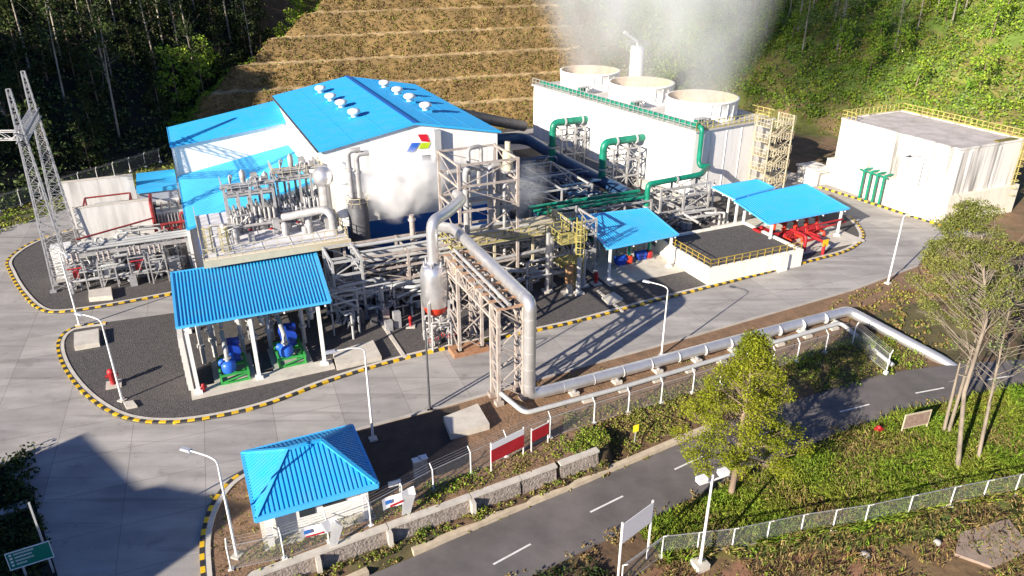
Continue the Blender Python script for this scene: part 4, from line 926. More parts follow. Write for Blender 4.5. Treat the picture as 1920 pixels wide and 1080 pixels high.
# pipe bridge over the plant road
def pipe_bridge():
    t = T('pipe_bridge', 'pale steel truss bridge on four legged towers crossing the plant road', 'pipe bridge', (20, 47.6, 0))
    X0, X1, Yn, Yf, Zt = 20.2, 22.4, 47.6, 57.2, 8.7
    for ys in ((Yn-.7, Yn+.7), (Yf-1.4, Yf+1.4)):
        for x in (X0, X1):
            for y in ys:
                m = M(); m.bar((x, y, -.05), (x, y, Zt), .26); m.box(x-.32, y-.32, -.1, x+.32, y+.32, .45); part('column', m, BEIGE, t)
        m = M()
        for k in range(5):
            z0 = .3+k*1.68; z1 = z0+1.68
            for x in (X0, X1): m.bar((x, ys[0], z0), (x, ys[1], z1), .1); m.bar((x, ys[0], z1), (x, ys[1], z1), .1)
            if k > 1 or True:
                for y in ys: m.bar((X0, y, z0) if k % 2 else (X1, y, z0), (X1, y, z1) if k % 2 else (X0, y, z1), .08)
        part('tower_bracing', m, BEIGE, t)
    for x in (X0, X1):
        m = M()
        for z in (Zt-1.25, Zt): m.bar((x, Yn-1.0, z), (x, Yf+1.8, z), .22)
        n = 7
        for k in range(n):
            y0 = Yn-.7+(Yf-Yn+2.1)*k/n; y1 = Yn-.7+(Yf-Yn+2.1)*(k+1)/n
            m.bar((x, y0, Zt-1.25), (x, y1, Zt) if k % 2 == 0 else (x, y1, Zt-1.25), .1); m.bar((x, y0, Zt), (x, y0, Zt-1.25), .1)
            if k % 2: m.bar((x, y0, Zt), (x, y1, Zt-1.25), .1)
        part('side_truss', m, BEIGE, t)
    m = M()
    for k in range(9):
        y = Yn-.8+(Yf-Yn+2.2)*k/8; m.bar((X0-.2, y, Zt+.14), (X1+1.0, y, Zt+.14), .2, .18)
    part('cross_beam', m, mat('rusty_beam', (.45, .30, .20), .8, 0, (.35, .2, .12), 2), t)
    m = M(); m.bar((X0+.4, Yn-1, Zt+.35), (X0+.4, Yf+1.6, Zt+.35), .12); m.tube((X0+.9, Yn-.9, Zt+.4), (X0+.9, Yf+1.7, Zt+.4), .16); part('small_pipe', m, PALEG, t)
pipe_bridge()
sp = T('steam_pipe', 'fat silver steam pipe crossing the bridge, dropping and running along the verge', 'pipe', (22.9, 46.4, .8))
PX = 22.5
far = (PX, 62.6, 9.6)
m = M(); m.pipe([(PX-.4, 66.5, 8.6), far, (PX, 46.0, 9.4), (PX, 46.0, .95), (24.5, 45.9, .95), (57.9, 46.3, .95), (62.5, 38.6, -1.75), (63.4, 37.2, -2.5)], .50, .7, 20)
for k in range(11): m.tube((25.5+k*2.9, 45.9+.03*k*.4, .95), (25.53+k*2.9, 45.9+.03*k*.4, .95), .506, n=20, m=1)
for k in range(10): m.tube((PX, 47+k*1.5, 9.41+.012*k), (PX, 47.04+k*1.5, 9.41+.012*k), .508, n=20, m=1)
for k in range(5): m.tube((PX, 46.0, 2.0+k*1.5), (PX, 46.0, 2.04+k*1.5), .508, n=20, m=1)
part('pipe', m, [SILVER, GREYP], sp)
cp = T('brine_pipe', 'thin grey pipe running parallel in front of the fat silver pipe', 'pipe', (21.3, 44.2, .5))
m = M(); m.pipe([(20.3, 47.0, 1.2), (21.3, 44.3, .55), (30, 44.3, .55), (55.8, 45.2, .6), (56.2, 39.0, -.9)], .20, .6, 12); m.pipe([(20.6, 47.4, .3), (21.8, 44.8, .4)], .1)
part('pipe', m, GREYP, cp)
blk = M(); blk.box(-.55, -.32, -.25, .55, .32, .35); bl2 = M(); bl2.bar((-.35, 0, .35), (-.35, 0, .52), .12); bl2.bar((.35, 0, .35), (.35, 0, .52), .12); bl2.bar((-.45, 0, .42), (.45, 0, .42), .14)
t0 = T('pipe_support', 'white concrete pipe support block', 'support', (0, 0, 0), local=True); part('block', blk, CONCL, t0); part('saddle', bl2, STEEL, t0)
sup = [(27, 44.35), (30.5, 44.4), (34, 44.5), (37.5, 44.6), (41, 44.7), (44.5, 44.8), (48, 44.95), (51.5, 45.05), (55, 45.15)]
for k, (x, y) in enumerate(sup):
    o = t0 if k == 0 else copy_tree(t0); place(o, (x, y, .04), 0, .8, 'small white concrete block carrying the thin grey pipe along the verge', 'support blocks of the thin grey pipe')
for k in range(8):
    o = copy_tree(t0); place(o, (26.5+k*4.2, 45.95+.01*k, .0), radians(90), 1.1, 'white concrete block under the fat silver pipe along the verge', 'support blocks of the fat silver pipe')

# ------------------------------------------------------------------ cooling water pipes and their steel supports
bp = T('cooling_water_main', 'very fat dark blue water main lying along the foot of the cooling tower', 'pipe', (56, 100, 1.5))
m = M(); m.pipe([(46, 118, 2.6), (55.5, 116.5, 2.6), (56.0, 104, 1.9), (56.6, 80, 1.6), (53, 74.5, 1.6), (44, 74.5, 1.6)], .95, 3, 20); part('pipe', m, NAVY, bp)
m = M()
for y in (110, 104, 98, 92, 86, 81): m.box(55, y-.25, .05, 58, y+.25, .9)
part('saddle', m, CONC, bp)
for k, (y, x0, x1) in enumerate([(105.0, 55.0, 60.2), (91.0, 56.0, 61.4)]):
    z = 7.6
    t = T('riser_pipe', ['fat green hooped riser pipe at the far end of the cooling tower', 'fat green hooped riser pipe half way along the cooling tower'][k], 'pipe', (x0, y, 1), 'green risers of the cooling tower')
    m = M(); m.pipe([(x0, y, 1.5), (x0, y, z), (x1+1.5, y+.3, z)], .55, 1.0, 18); part('pipe', m, TEAL, t)
    m = M(); m.lathe((x0, y, 3.6), [(.8, 0), (.8, .3)], 18); m.tube((x0+2, y+.1, z), (x0+2.25, y+.1, z), .75); m.tube((x1, y+.2, z), (x1+.2, y+.2, z), .75); part('flange', m, MATS['grey_paint'], t)
    steel_frame('steel_trestle', ['grey steel frame holding the far green riser', 'white steel frame holding the nearer green riser'][k], 'steel frame', [x0+1.0, x0+3.4, x1], [y-1.3, y+1.5], [2.6, 5.0, 6.7], PALEG, cw=.26, group='frames of the green risers')
g3 = T('supply_pipe', 'slender green pipe stepping down from the cooling tower corner over a white frame', 'pipe', (62, 77, 6))
m = M(); m.pipe([(65.5, 79.3, 5.9), (62.3, 76.5, 6.1), (55.0, 75.9, 6.1), (53.6, 75.9, 6.1), (53.6, 75.9, 1.6)], .36, .8, 16); part('pipe', m, TEAL, g3)
m = M(); m.tube((58, 76.1, 6.1), (58.2, 76.1, 6.1), .5); m.tube((53.6, 75.9, 3), (53.6, 75.9, 3.2), .5); part('flange', m, STEEL, g3)
steel_frame('steel_trestle', 'white steel trestle carrying the slender green pipe beside the blue shelter', 'steel frame', [54.8, 58.4, 62.4], [74.6, 77.4], [2.4, 4.2, 5.5], PALEG, cw=.26)
steel_frame('low_pipe_rack', 'low white steel rack with green pipes behind the small blue shelter', 'pipe rack', [41, 45.5, 50, 54], [75.4, 79.0], [2.6, 4.0], PALEG, cw=.22)
m = M()
for k, y in enumerate((75.9, 77.0, 78.3)): m.tube((38, y, 4.42), (54, y, 4.42), (.2, .16, .24)[k])
m.pipe([(36, 79.8, 1.2), (50, 80.2, 1.2), (50, 80.2, 4.2)], .3); m.pipe([(44, 82, 2.2), (47, 83, 2.6), (49.5, 82, 2.2)], .5)
one('green_pipe_run', m, TEAL, 'bundle of green pipes along the low rack behind the small blue shelter', 'pipework', (45, 77, 4))
for k, (x, y, c_) in enumerate([(44.3, 66.6, BLUEM), (47.3, 67.0, BLUEM)]):
    t = T('small_pump', ['blue pump with an orange guard under the small blue shelter', 'blue and red pump at the right side of the small blue shelter'][k], 'pump', (x, y, .3), 'pumps under the small shelter')
    m = M(); m.tube((x-.9, y, 1.05), (x+.4, y, 1.05), .42, n=16); m.box(x-.7, y-.4, .45, x+.3, y+.4, .8); part('motor', m, BLUEM, t)
    m = M(); m.lathe((x+.9, y, .4), [(.45, 0), (.5, .3), (.4, .9), (.02, 1.0)], 14); part('pump_casing', m, RED if k else ORANGE, t)
    m = M(); m.box(x-1.1, y-.55, .26, x+1.4, y+.55, .45); part('base', m, PALEG, t)
    m = M(); m.pipe([(x+.9, y, 1.3), (x+.9, y, 2.6), (x+.9, y+2.5, 2.6)], .2); part('pipe', m, TEAL, t)
m = M()
for k in range(7): x = 41.6+k*1.3; m.pipe([(x, 69.6, .2), (x, 69.6, 2.2+.3*(k % 3)), (x, 71.8, 2.2+.3*(k % 3))], .16); m.tube((x, 69.6, 1.2), (x, 69.6, 1.4), .3)
one('pump_manifold', m, PALEG, 'row of pale stub pipes under the back of the small blue shelter', 'pipework', (45, 70, .2))
lb = T('yard_building', 'low pale plant cabin in the shadow behind the tall steel frame tower', 'cabin', (38, 84, 0))
m = M(); m.box(36.4, 84, 0, 42, 92, 3.2); part('wall', m, GREYP, lb); m = M(); m.box(36.2, 83.8, 3.2, 42.2, 92.2, 3.4); part('roof', m, DARKP, lb); m = M(); m.box(38, 83.95, .1, 39.1, 84, 2.2); part('door', m, DARKP, lb)
m = M(); m.pipe([(34.6, 108, 9.6), (40, 110, 9.6), (56, 118, 4.2)], .9, 3, 18)
one('exhaust_duct', m, DARKP, 'fat dark duct sloping from the back corner of the hall towards the cooling tower', 'duct', (40, 110, 9))

# ------------------------------------------------------------------ hydrants, pads and small yard things
hyd = T('fire_hydrant', 'red hydrant', 'hydrant', (0, 0, 0), local=True)
m = M(); m.lathe((0, 0, 0), [(.24, 0), (.16, .1), (.16, .75), (.22, .8), (.18, 1.0), (.02, 1.08)], 14); part('body', m, RED, hyd)
m = M(); m.tube((-.32, 0, .62), (.32, 0, .62), .09); part('nozzle', m, RED, hyd); m = M(); m.box(-.4, -.4, -.02, .4, .4, .1); part('base', m, CONCL, hyd)
hl = [((214, 722), 1.5, 'tall red hydrant on the gravel beside the left lamp post', 1), ((384, 737), .9, 'small red hydrant at the front left corner of the largest shelter', 1), ((742, 604), 1.1, 'bright red hydrant on the gravel left of the silver vessel', 1), ((770, 612), 1.1, 'red hydrant on a white base just left of the silver vessel', 1), ((1117, 532), 1.3, 'pink red hydrant group by the post of the small blue shelter', 1)]
for k, (p, s_, lab, _) in enumerate(hl):
    o = hyd if k == 0 else copy_tree(hyd); place(o, S(p[0], p[1], .12), .4*k, s_, lab, 'red hydrants in the yard')
def pad(name, pts, h, label, z=.12, m=CONCL):
    P = [S2(*p, z) for p in pts]; c = P[0]; mb = M(); mb.prism(P, z-.1, z+h); one(name, mb, m, label, 'concrete slab', (c[0], c[1], z))
pad('concrete_pad', [(141, 658), (141, 632), (187, 624), (188, 650)], .5, 'small square concrete block near the left tip of the gravel bed')
pad('concrete_pad', [(632, 695), (625, 668), (700, 645), (716, 676)], .45, 'wide pale concrete plinth right of the largest shelter')
pad('concrete_pad', [(845, 826), (832, 793), (896, 768), (918, 806)], .6, 'square pale concrete cover on the soil behind the road fence', .05)
pad('concrete_pad', [(1140, 574), (1128, 562), (1150, 552), (1168, 564)], .3, 'small white concrete pad on the gravel near the middle kerb')
pad('concrete_pad', [(168, 566), (168, 552), (210, 545), (212, 562)], .5, 'grey concrete block at the front kerb of the switchyard')
pad('concrete_pad', [(238, 768), (232, 757), (250, 754), (258, 764)], .2, 'little white slab at the foot of the left lamp post')
m = M(); a = S(712, 600, .13); b = S(760, 672, .13); m.bar((a[0], a[1], .15), (b[0], b[1], .15), .35, .12); one('drain_channel', m, CONCL, 'straight white drain channel crossing the gravel left of the silver vessel', 'drain', (a[0], a[1], .1))
m = M(); a = S(1120, 545, .13); b = S(1168, 585, .13); m.bar((a[0], a[1], .15), (b[0], b[1], .15), .3, .12); one('drain_channel', m, CONCL, 'short pale drain channel on the gravel in front of the small blue shelter', 'drain', (a[0], a[1], .1))
rb = T('brick_footing', 'reddish brick footing heap at the foot of the bridge tower by the kerb', 'footing', S(880, 655, .1)); q = S(880, 655, .1); m = M(); m.box(q[0]-1.8, q[1]-.9, -.05, q[0]+1.6, q[1]+.8, .45); part('block', m, mat('red_earth', (.42, .22, .12), .95, 0, (.3, .15, .08), 2, bump=.6), rb)

# ------------------------------------------------------------------ switchyard at the left
FIREW = grimy('weathered_panel', (.62, .61, .59), (.34, .33, .31), .7, 1.1, contrast=(.42, .75))
for k, (b, a0, a1, h, lab) in enumerate([(98.0, -12.6, -4.4, 5.3, 'tall white concrete fire wall facing the switchyard, nearer one'), (106.0, -14.2, -6.0, 6.4, 'tall white concrete fire wall behind the nearer one, with red pipes above')]):
    t = T('fire_wall', lab, 'wall', (a0, b, 0), 'white fire walls'); m = M(); m.box(a0, b, 0, a1, b+.35, h); part('panel', m, FIREW, t)
    m = M(); m.box(a0-.05, b-.05, h+.003, a1+.05, b+.4, h+.15); part('coping', m, CONCL, t)
    if k == 0:
        m = M(); m.box(a0+4.4, b-.3, 1.6, a0+5.6, b-.01, 2.4); m.box(a0+3, b-.25, .8, a0+7, b-.01, 1.2); m.bar((a0+5.6, b-.12, 2.2), (a1-.2, b-.12, 2.0), .2); part('wall_box', m, GREYP, t)
def transformer(x, y, label, g):
    t = T('transformer', label, 'transformer', (x, y, .1), g)
    m = M(); m.box(x-1.7, y-1.1, .5, x+1.7, y+1.1, 3.1); part('tank', m, GREYP, t)
    m = M()
    for k in range(9): m.box(x-1.6+k*.38, y-1.75, .8, x-1.5+k*.38, y-1.1, 2.9)
    part('radiator', m, STEEL, t)
    m = M(); m.tube((x-1.5, y+.5, 3.9), (x+1.2, y+.5, 3.9), .4); m.bar((x-1, y+.5, 3.1), (x-1, y+.5, 3.6), .12); m.bar((x+.8, y+.5, 3.1), (x+.8, y+.5, 3.6), .12); part('oil_conservator', m, GREYP, t)
    for k in range(3):
        m = M(); 
        for j in range(6): m.lathe((x-1+k, y-.4, 3.1+j*.18), [(.10, 0), (.2, .09), (.10, .18)], 10)
        part('bushing', m, mat('porcelain', (.30, .27, .26), .3) if 'porcelain' not in MATS else MATS['porcelain'], t)
    m = M(); m.box(x-2.2, y-1.9, .05, x+2.2, y+1.6, .5); part('plinth', m, CONC, t)
transformer(-9.2, 102.2, 'grey transformer in the bay between the two white fire walls', 'grey transformers')
transformer(-2.2, 100.5, 'grey transformer half hidden behind the red pipes beside the hall', 'grey transformers')
dl = T('deluge_frame', 'red fire water pipe frame standing around the transformer bays', 'pipework', (-5, 100, 0)); m = M()
for x in (-11.8, -6.6):
    for y in (100.2, 104.4): m.tube((x, y, .1), (x, y, 4.6), .11)
for z in (3.0, 4.6): m.pipe([(-11.8, 100.2, z), (-6.6, 100.2, z), (-6.6, 104.4, z), (-11.8, 104.4, z), (-11.8, 100.2, z)], .11)
m.pipe([(-4.2, 97.0, .1), (-4.2, 97.0, 5.0), (-4.2, 101, 5.0)], .22); m.pipe([(-4.2, 97, 1.6), (-1.2, 97.2, 1.6), (-1.2, 97.2, 3.4), (.6, 97.4, 3.4)], .15)
m.pipe([(-12.5, 93.6, 3.0), (-4.2, 96.6, 3.4)], .11); m.pipe([(-3.6, 96, 2.6), (-.8, 96.2, 2.6)], .17)
for x in (-3.4, -2.4, -1.4): m.tube((x, 96.5, .2), (x, 96.5, 2.6), .16)
part('pipe', m, mat('faded_red_paint', srgb('962a2c'), .6, 0, srgb('6e2022'), 2), dl)
m = M()
for x in (-11, -8.5, -6): m.bar((x, 94.9+(x+11)*.2, .1), (x, 94.9+(x+11)*.2, 3.0), .12)
part('stand', m, GREYP, dl)
cb = T('blue_cabin', 'small cabin with a blue roof and dark doorway between the fire walls and the hall', 'cabin', (-4.4, 107, 0))
m = M(); m.box(-5.6, 104.5, 0, -1.0, 112, 4.4); part('wall', m, mat('blue_grey_wall', (.30, .33, .40), .7), cb); m = M(); m.box(-5.8, 104.2, 4.4, -.9, 112.2, 4.95); part('roof', m, BLUER, cb); m = M(); m.box(-4.4, 104.46, .1, -2.6, 104.5, 3.0); part('door', m, DARKP, cb)
def bay_gantry():
    t = T('bus_gantry', 'long grey steel bus gantry with horizontal pipes across the switchyard', 'gantry', (-12, 92, 0))
    for x in (-12.4, -8.0, -3.6, -.9):
        for y in (86.8, 89.4):
            m = M(); m.bar((x, y, .1), (x, y, 3.4), .24); part('post', m, GREYP, t)
    m = M()
    for y in (86.8, 89.4): m.bar((-13, y, 3.5), (-.6, y, 3.5), .3, .34)
    for k in range(12): x = -12.6+k*1.05; m.bar((x, 86.8, 3.52), (x, 89.4, 3.52), .12)
    part('beam', m, PALEG, t)
    m = M()
    for y in (87.3, 88.1, 88.9): m.tube((-13, y, 3.9), (.2, y, 3.9), .16)
    part('bus_pipe', m, GREYP, t)
    m = M()
    for x0, x1 in ((-12.4, -8), (-8, -3.6)): m.bar((x0, 86.8, .3), (x1, 86.8, 3.3), .09); 
    part('bracing', m, GREYP, t)
bay_gantry()
for k, (x, y, w_, h_) in enumerate([(-13.6, 89.6, 2.0, 4.0), (-9.6, 88.2, 2.3, 2.6), (-5.4, 87.2, 2.0, 2.8), (-2.6, 85.8, 1.2, 2.0)]):
    t = T('switch_cabinet', ['tall white switch cabinet nearest the lattice masts', 'grey louvred switch cabinet in the middle of the switchyard', 'blue grey switch cabinet right of the middle of the switchyard', 'small grey cabinet beside the hall wing corner'][k], 'cabinet', (x, y, .1), 'cabinets in the switchyard')
    m = M(); m.box(x-w_/2, y-.8, .4, x+w_/2, y+.8, h_); part('body', m, WHITEP if k == 0 else [PALEG, PALEG, GREYP, STEEL][k], t)
    m = M()
    for j in range(5): m.box(x-w_/2+.15, y-.86, .8+j*.35, x+w_/2-.15, y-.80, .95+j*.35)
    part('louver', m, GREYP, t); m = M(); m.box(x-w_/2-.15, y-.95, .05, x+w_/2+.15, y+.95, .4); part('plinth', m, CONC, t)
for k, (x, y) in enumerate([(-12.2, 85.4), (-9.2, 84.8), (-6.2, 85.0), (-4.2, 84.6)]):
    t = T('breaker_frame', 'grey breaker frame with red box at the switchyard front, %s' % ['leftmost, under the masts', 'second from the left', 'third from the left', 'rightmost, by the hall'][k], 'switchgear', (x, y, .1), 'breaker frames in the switchyard')
    m = M()
    for dx in (-.8, .8):
        for dy in (-.7, .7): m.bar((x+dx, y+dy, .1), (x+dx, y+dy, 3.3), .12)
    for z in (1.4, 3.3):
        for dx in (-.8, .8): m.bar((x+dx, y-.7, z), (x+dx, y+.7, z), .1)
        for dy in (-.7, .7): m.bar((x-.8, y+dy, z), (x+.8, y+dy, z), .1)
    m.bar((x-.8, y-.7, .2), (x+.8, y-.7, 3.2), .07); part('frame', m, PALEG, t)
    m = M()
    for dx in (-.5, 0, .5):
        for j in range(5): m.lathe((x+dx, y, 3.35+j*.2), [(.09, 0), (.18, .1), (.09, .2)], 8)
    part('insulator', m, MATS['porcelain'], t)
    m = M(); m.box(x-.3, y-.4, 1.7, x+.25, y+.2, 2.35); m.tube((x-.7, y-.72, 2.9), (x+.7, y-.72, 2.9), .08); part('drive_box', m, RED if k in (0, 2) else GREYP, t)
# lattice masts
def lattice_mast(p, h, w0, w1, label):
    t = T('lattice_mast', label, 'mast', p, 'lattice masts of the switchyard')
    for sx in (-1, 1):
        for sy in (-1, 1): m = M(); m.bar((p[0]+sx*w0/2, p[1]+sy*w0/2, p[2]), (p[0]+sx*w1/2, p[1]+sy*w1/2, h), .12); m.box(p[0]+sx*w0/2-.3, p[1]+sy*w0/2-.3, 0, p[0]+sx*w0/2+.3, p[1]+sy*w0/2+.3, .3); part('leg', m, STEEL, t)
    m = M(); n = 20; zs = [h*(1-(1-k/n)**1.0) for k in range(n+1)]
    def c(k, sx, sy): w = w0+(w1-w0)*zs[k]/h; return (p[0]+sx*w/2, p[1]+sy*w/2, max(zs[k], .1))
    for k in range(n):
        for (s0, s1) in (((-1, -1), (1, -1)), ((1, -1), (1, 1)), ((1, 1), (-1, 1)), ((-1, 1), (-1, -1))):
            m.bar(c(k, *s0), c(k+1, *s1), .04); m.bar(c(k, *s1), c(k+1, *s0), .04); m.bar(c(k+1, *s0), c(k+1, *s1), .04)
    part('bracing', m, STEEL, t)
mA = S(121, 538, .1); mB = S(135, 470, .1)
lattice_mast(mA, 21.3, 1.9, .32, 'grey lattice mast nearest the road, shorter in the picture of the pair')
lattice_mast(mB, 21.3, 1.9, .32, 'grey lattice mast behind its twin, reaching highest of the pair')
gi = T('lattice_girder', 'horizontal grey lattice girder joining the two masts high above the switchyard', 'girder', lerp(mA, mB, .5)); m = M()
A_ = np.array((mA[0], mA[1], 16.2)); B_ = np.array((mB[0], mB[1], 16.2)); ext = (B_-A_)*.08
for dz in (0, .9):
    for dx in (-.45, .45): m.bar(A_-ext+(dx, 0, dz), B_+ext+(dx, 0, dz), .1)
n = 12
for k in range(n):
    p = A_+(B_-A_)*k/n; q = A_+(B_-A_)*(k+1)/n
    for dx in (-.45, .45): m.bar(p+(dx, 0, 0), q+(dx, 0, .9), .06); m.bar(p+(dx, 0, .9), q+(dx, 0, 0), .06)
    for dz in (0, .9): m.bar(p+(-.45, 0, dz), q+(.45, 0, dz), .06)
part('truss', m, STEEL, gi)
g2 = T('line_girder', 'grey lattice girder reaching left out of the picture from the masts', 'girder', mA); m = M()
C_ = np.array((mA[0]-16, mA[1]+9, 15.8)); A2 = np.array((mA[0], mA[1], 16.4))
for dz in (0, .8):
    for dy in (-.4, .4): m.bar(A2+(0, dy, dz), C_+(0, dy, dz), .09)
for k in range(16):
    p = A2+(C_-A2)*k/16; q = A2+(C_-A2)*(k+1)/16
    for dy in (-.4, .4): m.bar(p+(0, dy, 0 if k % 2 else .8), q+(0, dy, .8 if k % 2 else 0), .06)
part('truss', m, STEEL, g2)

# ------------------------------------------------------------------ lamps
lamp = T('street_lamp', 'lamp', 'street lamp', (0, 0, 0), local=True)
m = M(); m.rings([(0, 0, 0), (0, 0, 7.4)], [.11, .065], 12); part('pole', m, WHITEP, lamp)
m = M(); m.box(-.3, -.3, -.05, .3, .3, .22); part('base', m, CONCL, lamp)
m = M(); m.pipe([(0, 0, 7.3), (0, 0, 8.1), (-.7, 0, 8.3), (-2.0, 0, 8.35)], .055, .7, 8); part('arm', m, WHITEP, lamp)
m = M(); m.box(-2.75, -.16, 8.27, -1.95, .16, 8.37); m.box(-2.7, -.12, 8.37, -2.05, .12, 8.44); hd = part('lamp_head', m, mat('lamp_grey', (.5, .53, .58), .4, .3), lamp)
m = M(); m.box(-2.65, -.12, 8.24, -2.1, .12, 8.27); part('diffuser', m, GLASS, hd)
LP = [((230, 753), 0, -.35, .93, 'white curved lamp post standing on the gravel bed in front of the left hydrant'),
      ((150, 612), 0, 2.4, .98, 'white lamp post on the concrete strip between the two gravel beds'),
      ((445, 1045), 0, -.35, .92, 'white curved lamp post left of the hipped blue guard house'),
      ((700, 826), 0, .4, 1.0, 'white lamp post right of the guard house on the shaded dark soil'),
      ((1240, 668), 0, -.5, .85, 'white curved lamp post by the road in front of the small blue shelter'),
      ((1664, 533), 0, 2.2, 1.0, 'white lamp post by the road bend, left of the big bare branched tree'),
      ((1706, 402), 0, -.4, 1.0, 'white lamp post standing against the stained concrete tank')]
for k, (p, z, rt, sc_, lab) in enumerate(LP):
    o = lamp if k == 0 else copy_tree(lamp); place(o, S(p[0], p[1], z), rt-AZ, sc_, lab, 'white street lamps')
dk = T('thin_mast', 'thin dark mast at the edge of the shaded dark soil by the plant road', 'mast', S(806, 770, 0)); q = S(806, 770, 0); m = M(); m.rings([q, (q[0], q[1], 8.3)], [.10, .07], 10); part('pole', m, DARKP, dk); m = M(); m.tube((q[0], q[1], 8.25), (q[0], q[1], 8.6), .03); m.box(q[0]-.25, q[1]-.25, 0, q[0]+.25, q[1]+.25, .2); part('base', m, CONC, dk)
q = S(1312, 1062, -1.9); fl = T('floodlight_pole', 'white floodlight pole with two square heads in the fenced corner', 'floodlight', q)
m = M(); m.rings([q, (q[0], q[1], q[2]+7.4)], [.11, .07], 12); m.bar((q[0]-.9, q[1], q[2]+7.0), (q[0]+.9, q[1], q[2]+7.0), .08); part('pole', m, WHITEP, fl)
for s_ in (-.8, .8): m = M(); m.box(q[0]+s_-.3, q[1]-.2, q[2]+7.15, q[0]+s_+.3, q[1]+.25, q[2]+7.5); part('lamp_head', m, WHITEP, fl)
m = M(); m.box(q[0]-.45, q[1]-.45, q[2]-.1, q[0]+.45, q[1]+.45, q[2]+.4); part('base', m, CONCL, fl)

# ------------------------------------------------------------------ guard house
def guard_house():
    t = T('guard_house', 'small white guard house with a hipped blue tile roof by the fence', 'guard house', (.6, 38.8, 0))
    x0, x1, y0, y1, ze = .35, 7.75, 37.9, 44.7, 3.15
    m = M(); m.box(1.2, 39.1, 0, 6.9, 43.6, 2.9); w = part('wall', m, WHITE, t)
    m = M(); m.box(2.9, 39.05, 1.2, 3.9, 39.1, 2.5); part('window', m, GLASS, t); m = M(); m.box(4.4, 39.05, 1.5, 5.9, 39.1, 2.5); part('window', m, GLASS, t); m = M(); m.box(1.15, 40.5, 1.1, 1.2, 42.6, 2.4); part('window', m, GLASS, t)
    m = M()
    for x, y in ((.95, 38.6), (7.05, 38.6), (.95, 44), (7.05, 44)): m.box(x-.2, y-.2, 0, x+.2, y+.2, 2.95)
    part('post', m, WHITEP, t)
    m = M(); m.box(.5, 38.2, -.02, 7.6, 44.3, .12); part('floor_slab', m, CONCL, t)
    cy = (y0+y1)/2; rx0, rx1, zr = x0+2.6, x1-2.6, 5.0
    r = M(); A, B, C, D = (x0, y0, ze), (x1, y0, ze), (x1, y1, ze), (x0, y1, ze); E, F = (rx0, cy, zr), (rx1, cy, zr)
    for f in ((A, B, F, E), (B, C, F), (C, D, E, F), (D, A, E)): r.face(f)
    r.face((D, C, B, A))
    def ribs(p, q, apex0, apex1, n):
        p, q, a0, a1 = map(np.array, (p, q, apex0, apex1)); d = q-p; L2 = d@d; s0 = (a0-p)@d/L2; s1 = (a1-p)@d/L2
        mid = (a0+a1)/2-p; up = mid-d*(mid@d)/L2
        for i in range(n):
            s = (i+.5)/n; k = min(1, s/max(s0, 1e-6), (1-s)/max(1-s1, 1e-6))
            b = p+d*s+(0, 0, .02); r.bar(b, b+up*k, .14, .09)
    ribs(A, B, E, F, 26); ribs(C, D, F, E, 26); ribs(B, C, F, F, 22); ribs(D, A, E, E, 22)
    rf = part('roof', r, BLUER, t)
    m = M()
    for p, q in ((A, E), (B, F), (C, F), (D, E), (E, F)): m.bar(np.array(p)+(0, 0, .07), np.array(q)+(0, 0, .07), .26, .12)
    part('ridge_cap', m, BLUER, rf)
    m = M(); flashing(m, [(x0-.08, y0-.08, ze-.1), (x1+.08, y0-.08, ze-.1), (x1+.08, y1+.08, ze-.1), (x0-.08, y1+.08, ze-.1)], .18, .34); part('fascia', m, MATS['light_blue_flashing'], rf)
guard_house()

# ------------------------------------------------------------------ walls and fences along the public road
def retaining_wall():
    t = T('retaining_wall', 'long grey stone retaining wall with a cream coping above the public road', 'wall', (0, 36.7, -1.7))
    f = M(); c = M()
    def y(a): return 36.55+(a+.5)*.075
    segs = [(-3.2, 8.0), (8.15, 14.0), (14.15, 17.9), (18.05, 20.9), (21.3, 24.6)]
    for a0, a1 in segs:
        P = [(a0, y(a0)), (a1, y(a1)), (a1, y(a1)+.35), (a0, y(a0)+.35)]
        f.add([(a0, y(a0)-.35, -2.0), (a1, y(a1)-.35, -2.0), (a1, y(a1), -.12), (a0, y(a0), -.12)], [(0, 1, 2, 3)])
        f.prism([(a0, y(a0)+.002), (a1, y(a1)+.002), (a1, y(a1)+.35), (a0, y(a0)+.35)], -2.0, -.12)
        c.prism([(a0-.05, y(a0)-.12), (a1+.05, y(a1)-.12), (a1+.05, y(a1)+.4), (a0-.05, y(a0)+.4)], -.118, .05)
    part('wall_face', f, mat('rubble_stone', (.34, .29, .25), .95, 0, (.17, .14, .12), 3.0, contrast=(.35, .65), bump=1.0, bscale=6), t); part('coping', c, CONCL, t)
    for x in (3.4, 8.08, 14.08): m = M(); m.prism([(x-.15, y(x)-.55), (x+.15, y(x)-.55), (x+.15, y(x)-.01), (x-.15, y(x)-.01)], -2.0, -.15); part('buttress', m, CONCL, t)
retaining_wall()
t = T('drain_kerb', 'cream concrete drain edge along the grass verge of the public road', 'kerb', (6, 35.6, -1.9)); m = M()
pts = [(-2, 34.9), (4.2, 35.4), (6.2, 35.7)]; pt2 = [(9.3, 36.1), (13, 36.5), (17, 37.0), (22, 37.5), (27, 38.1), (35.6, 39.1)]
for P in (pts, pt2):
    for p, q in zip(P[:-1], P[1:]): m.bar(p+(-1.7,), q+(-1.7,), .45, .5)
part('edge_beam', m, mat('cream_kerb', (.60, .50, .36), .9, 0, (.45, .37, .27), 1.5), t)

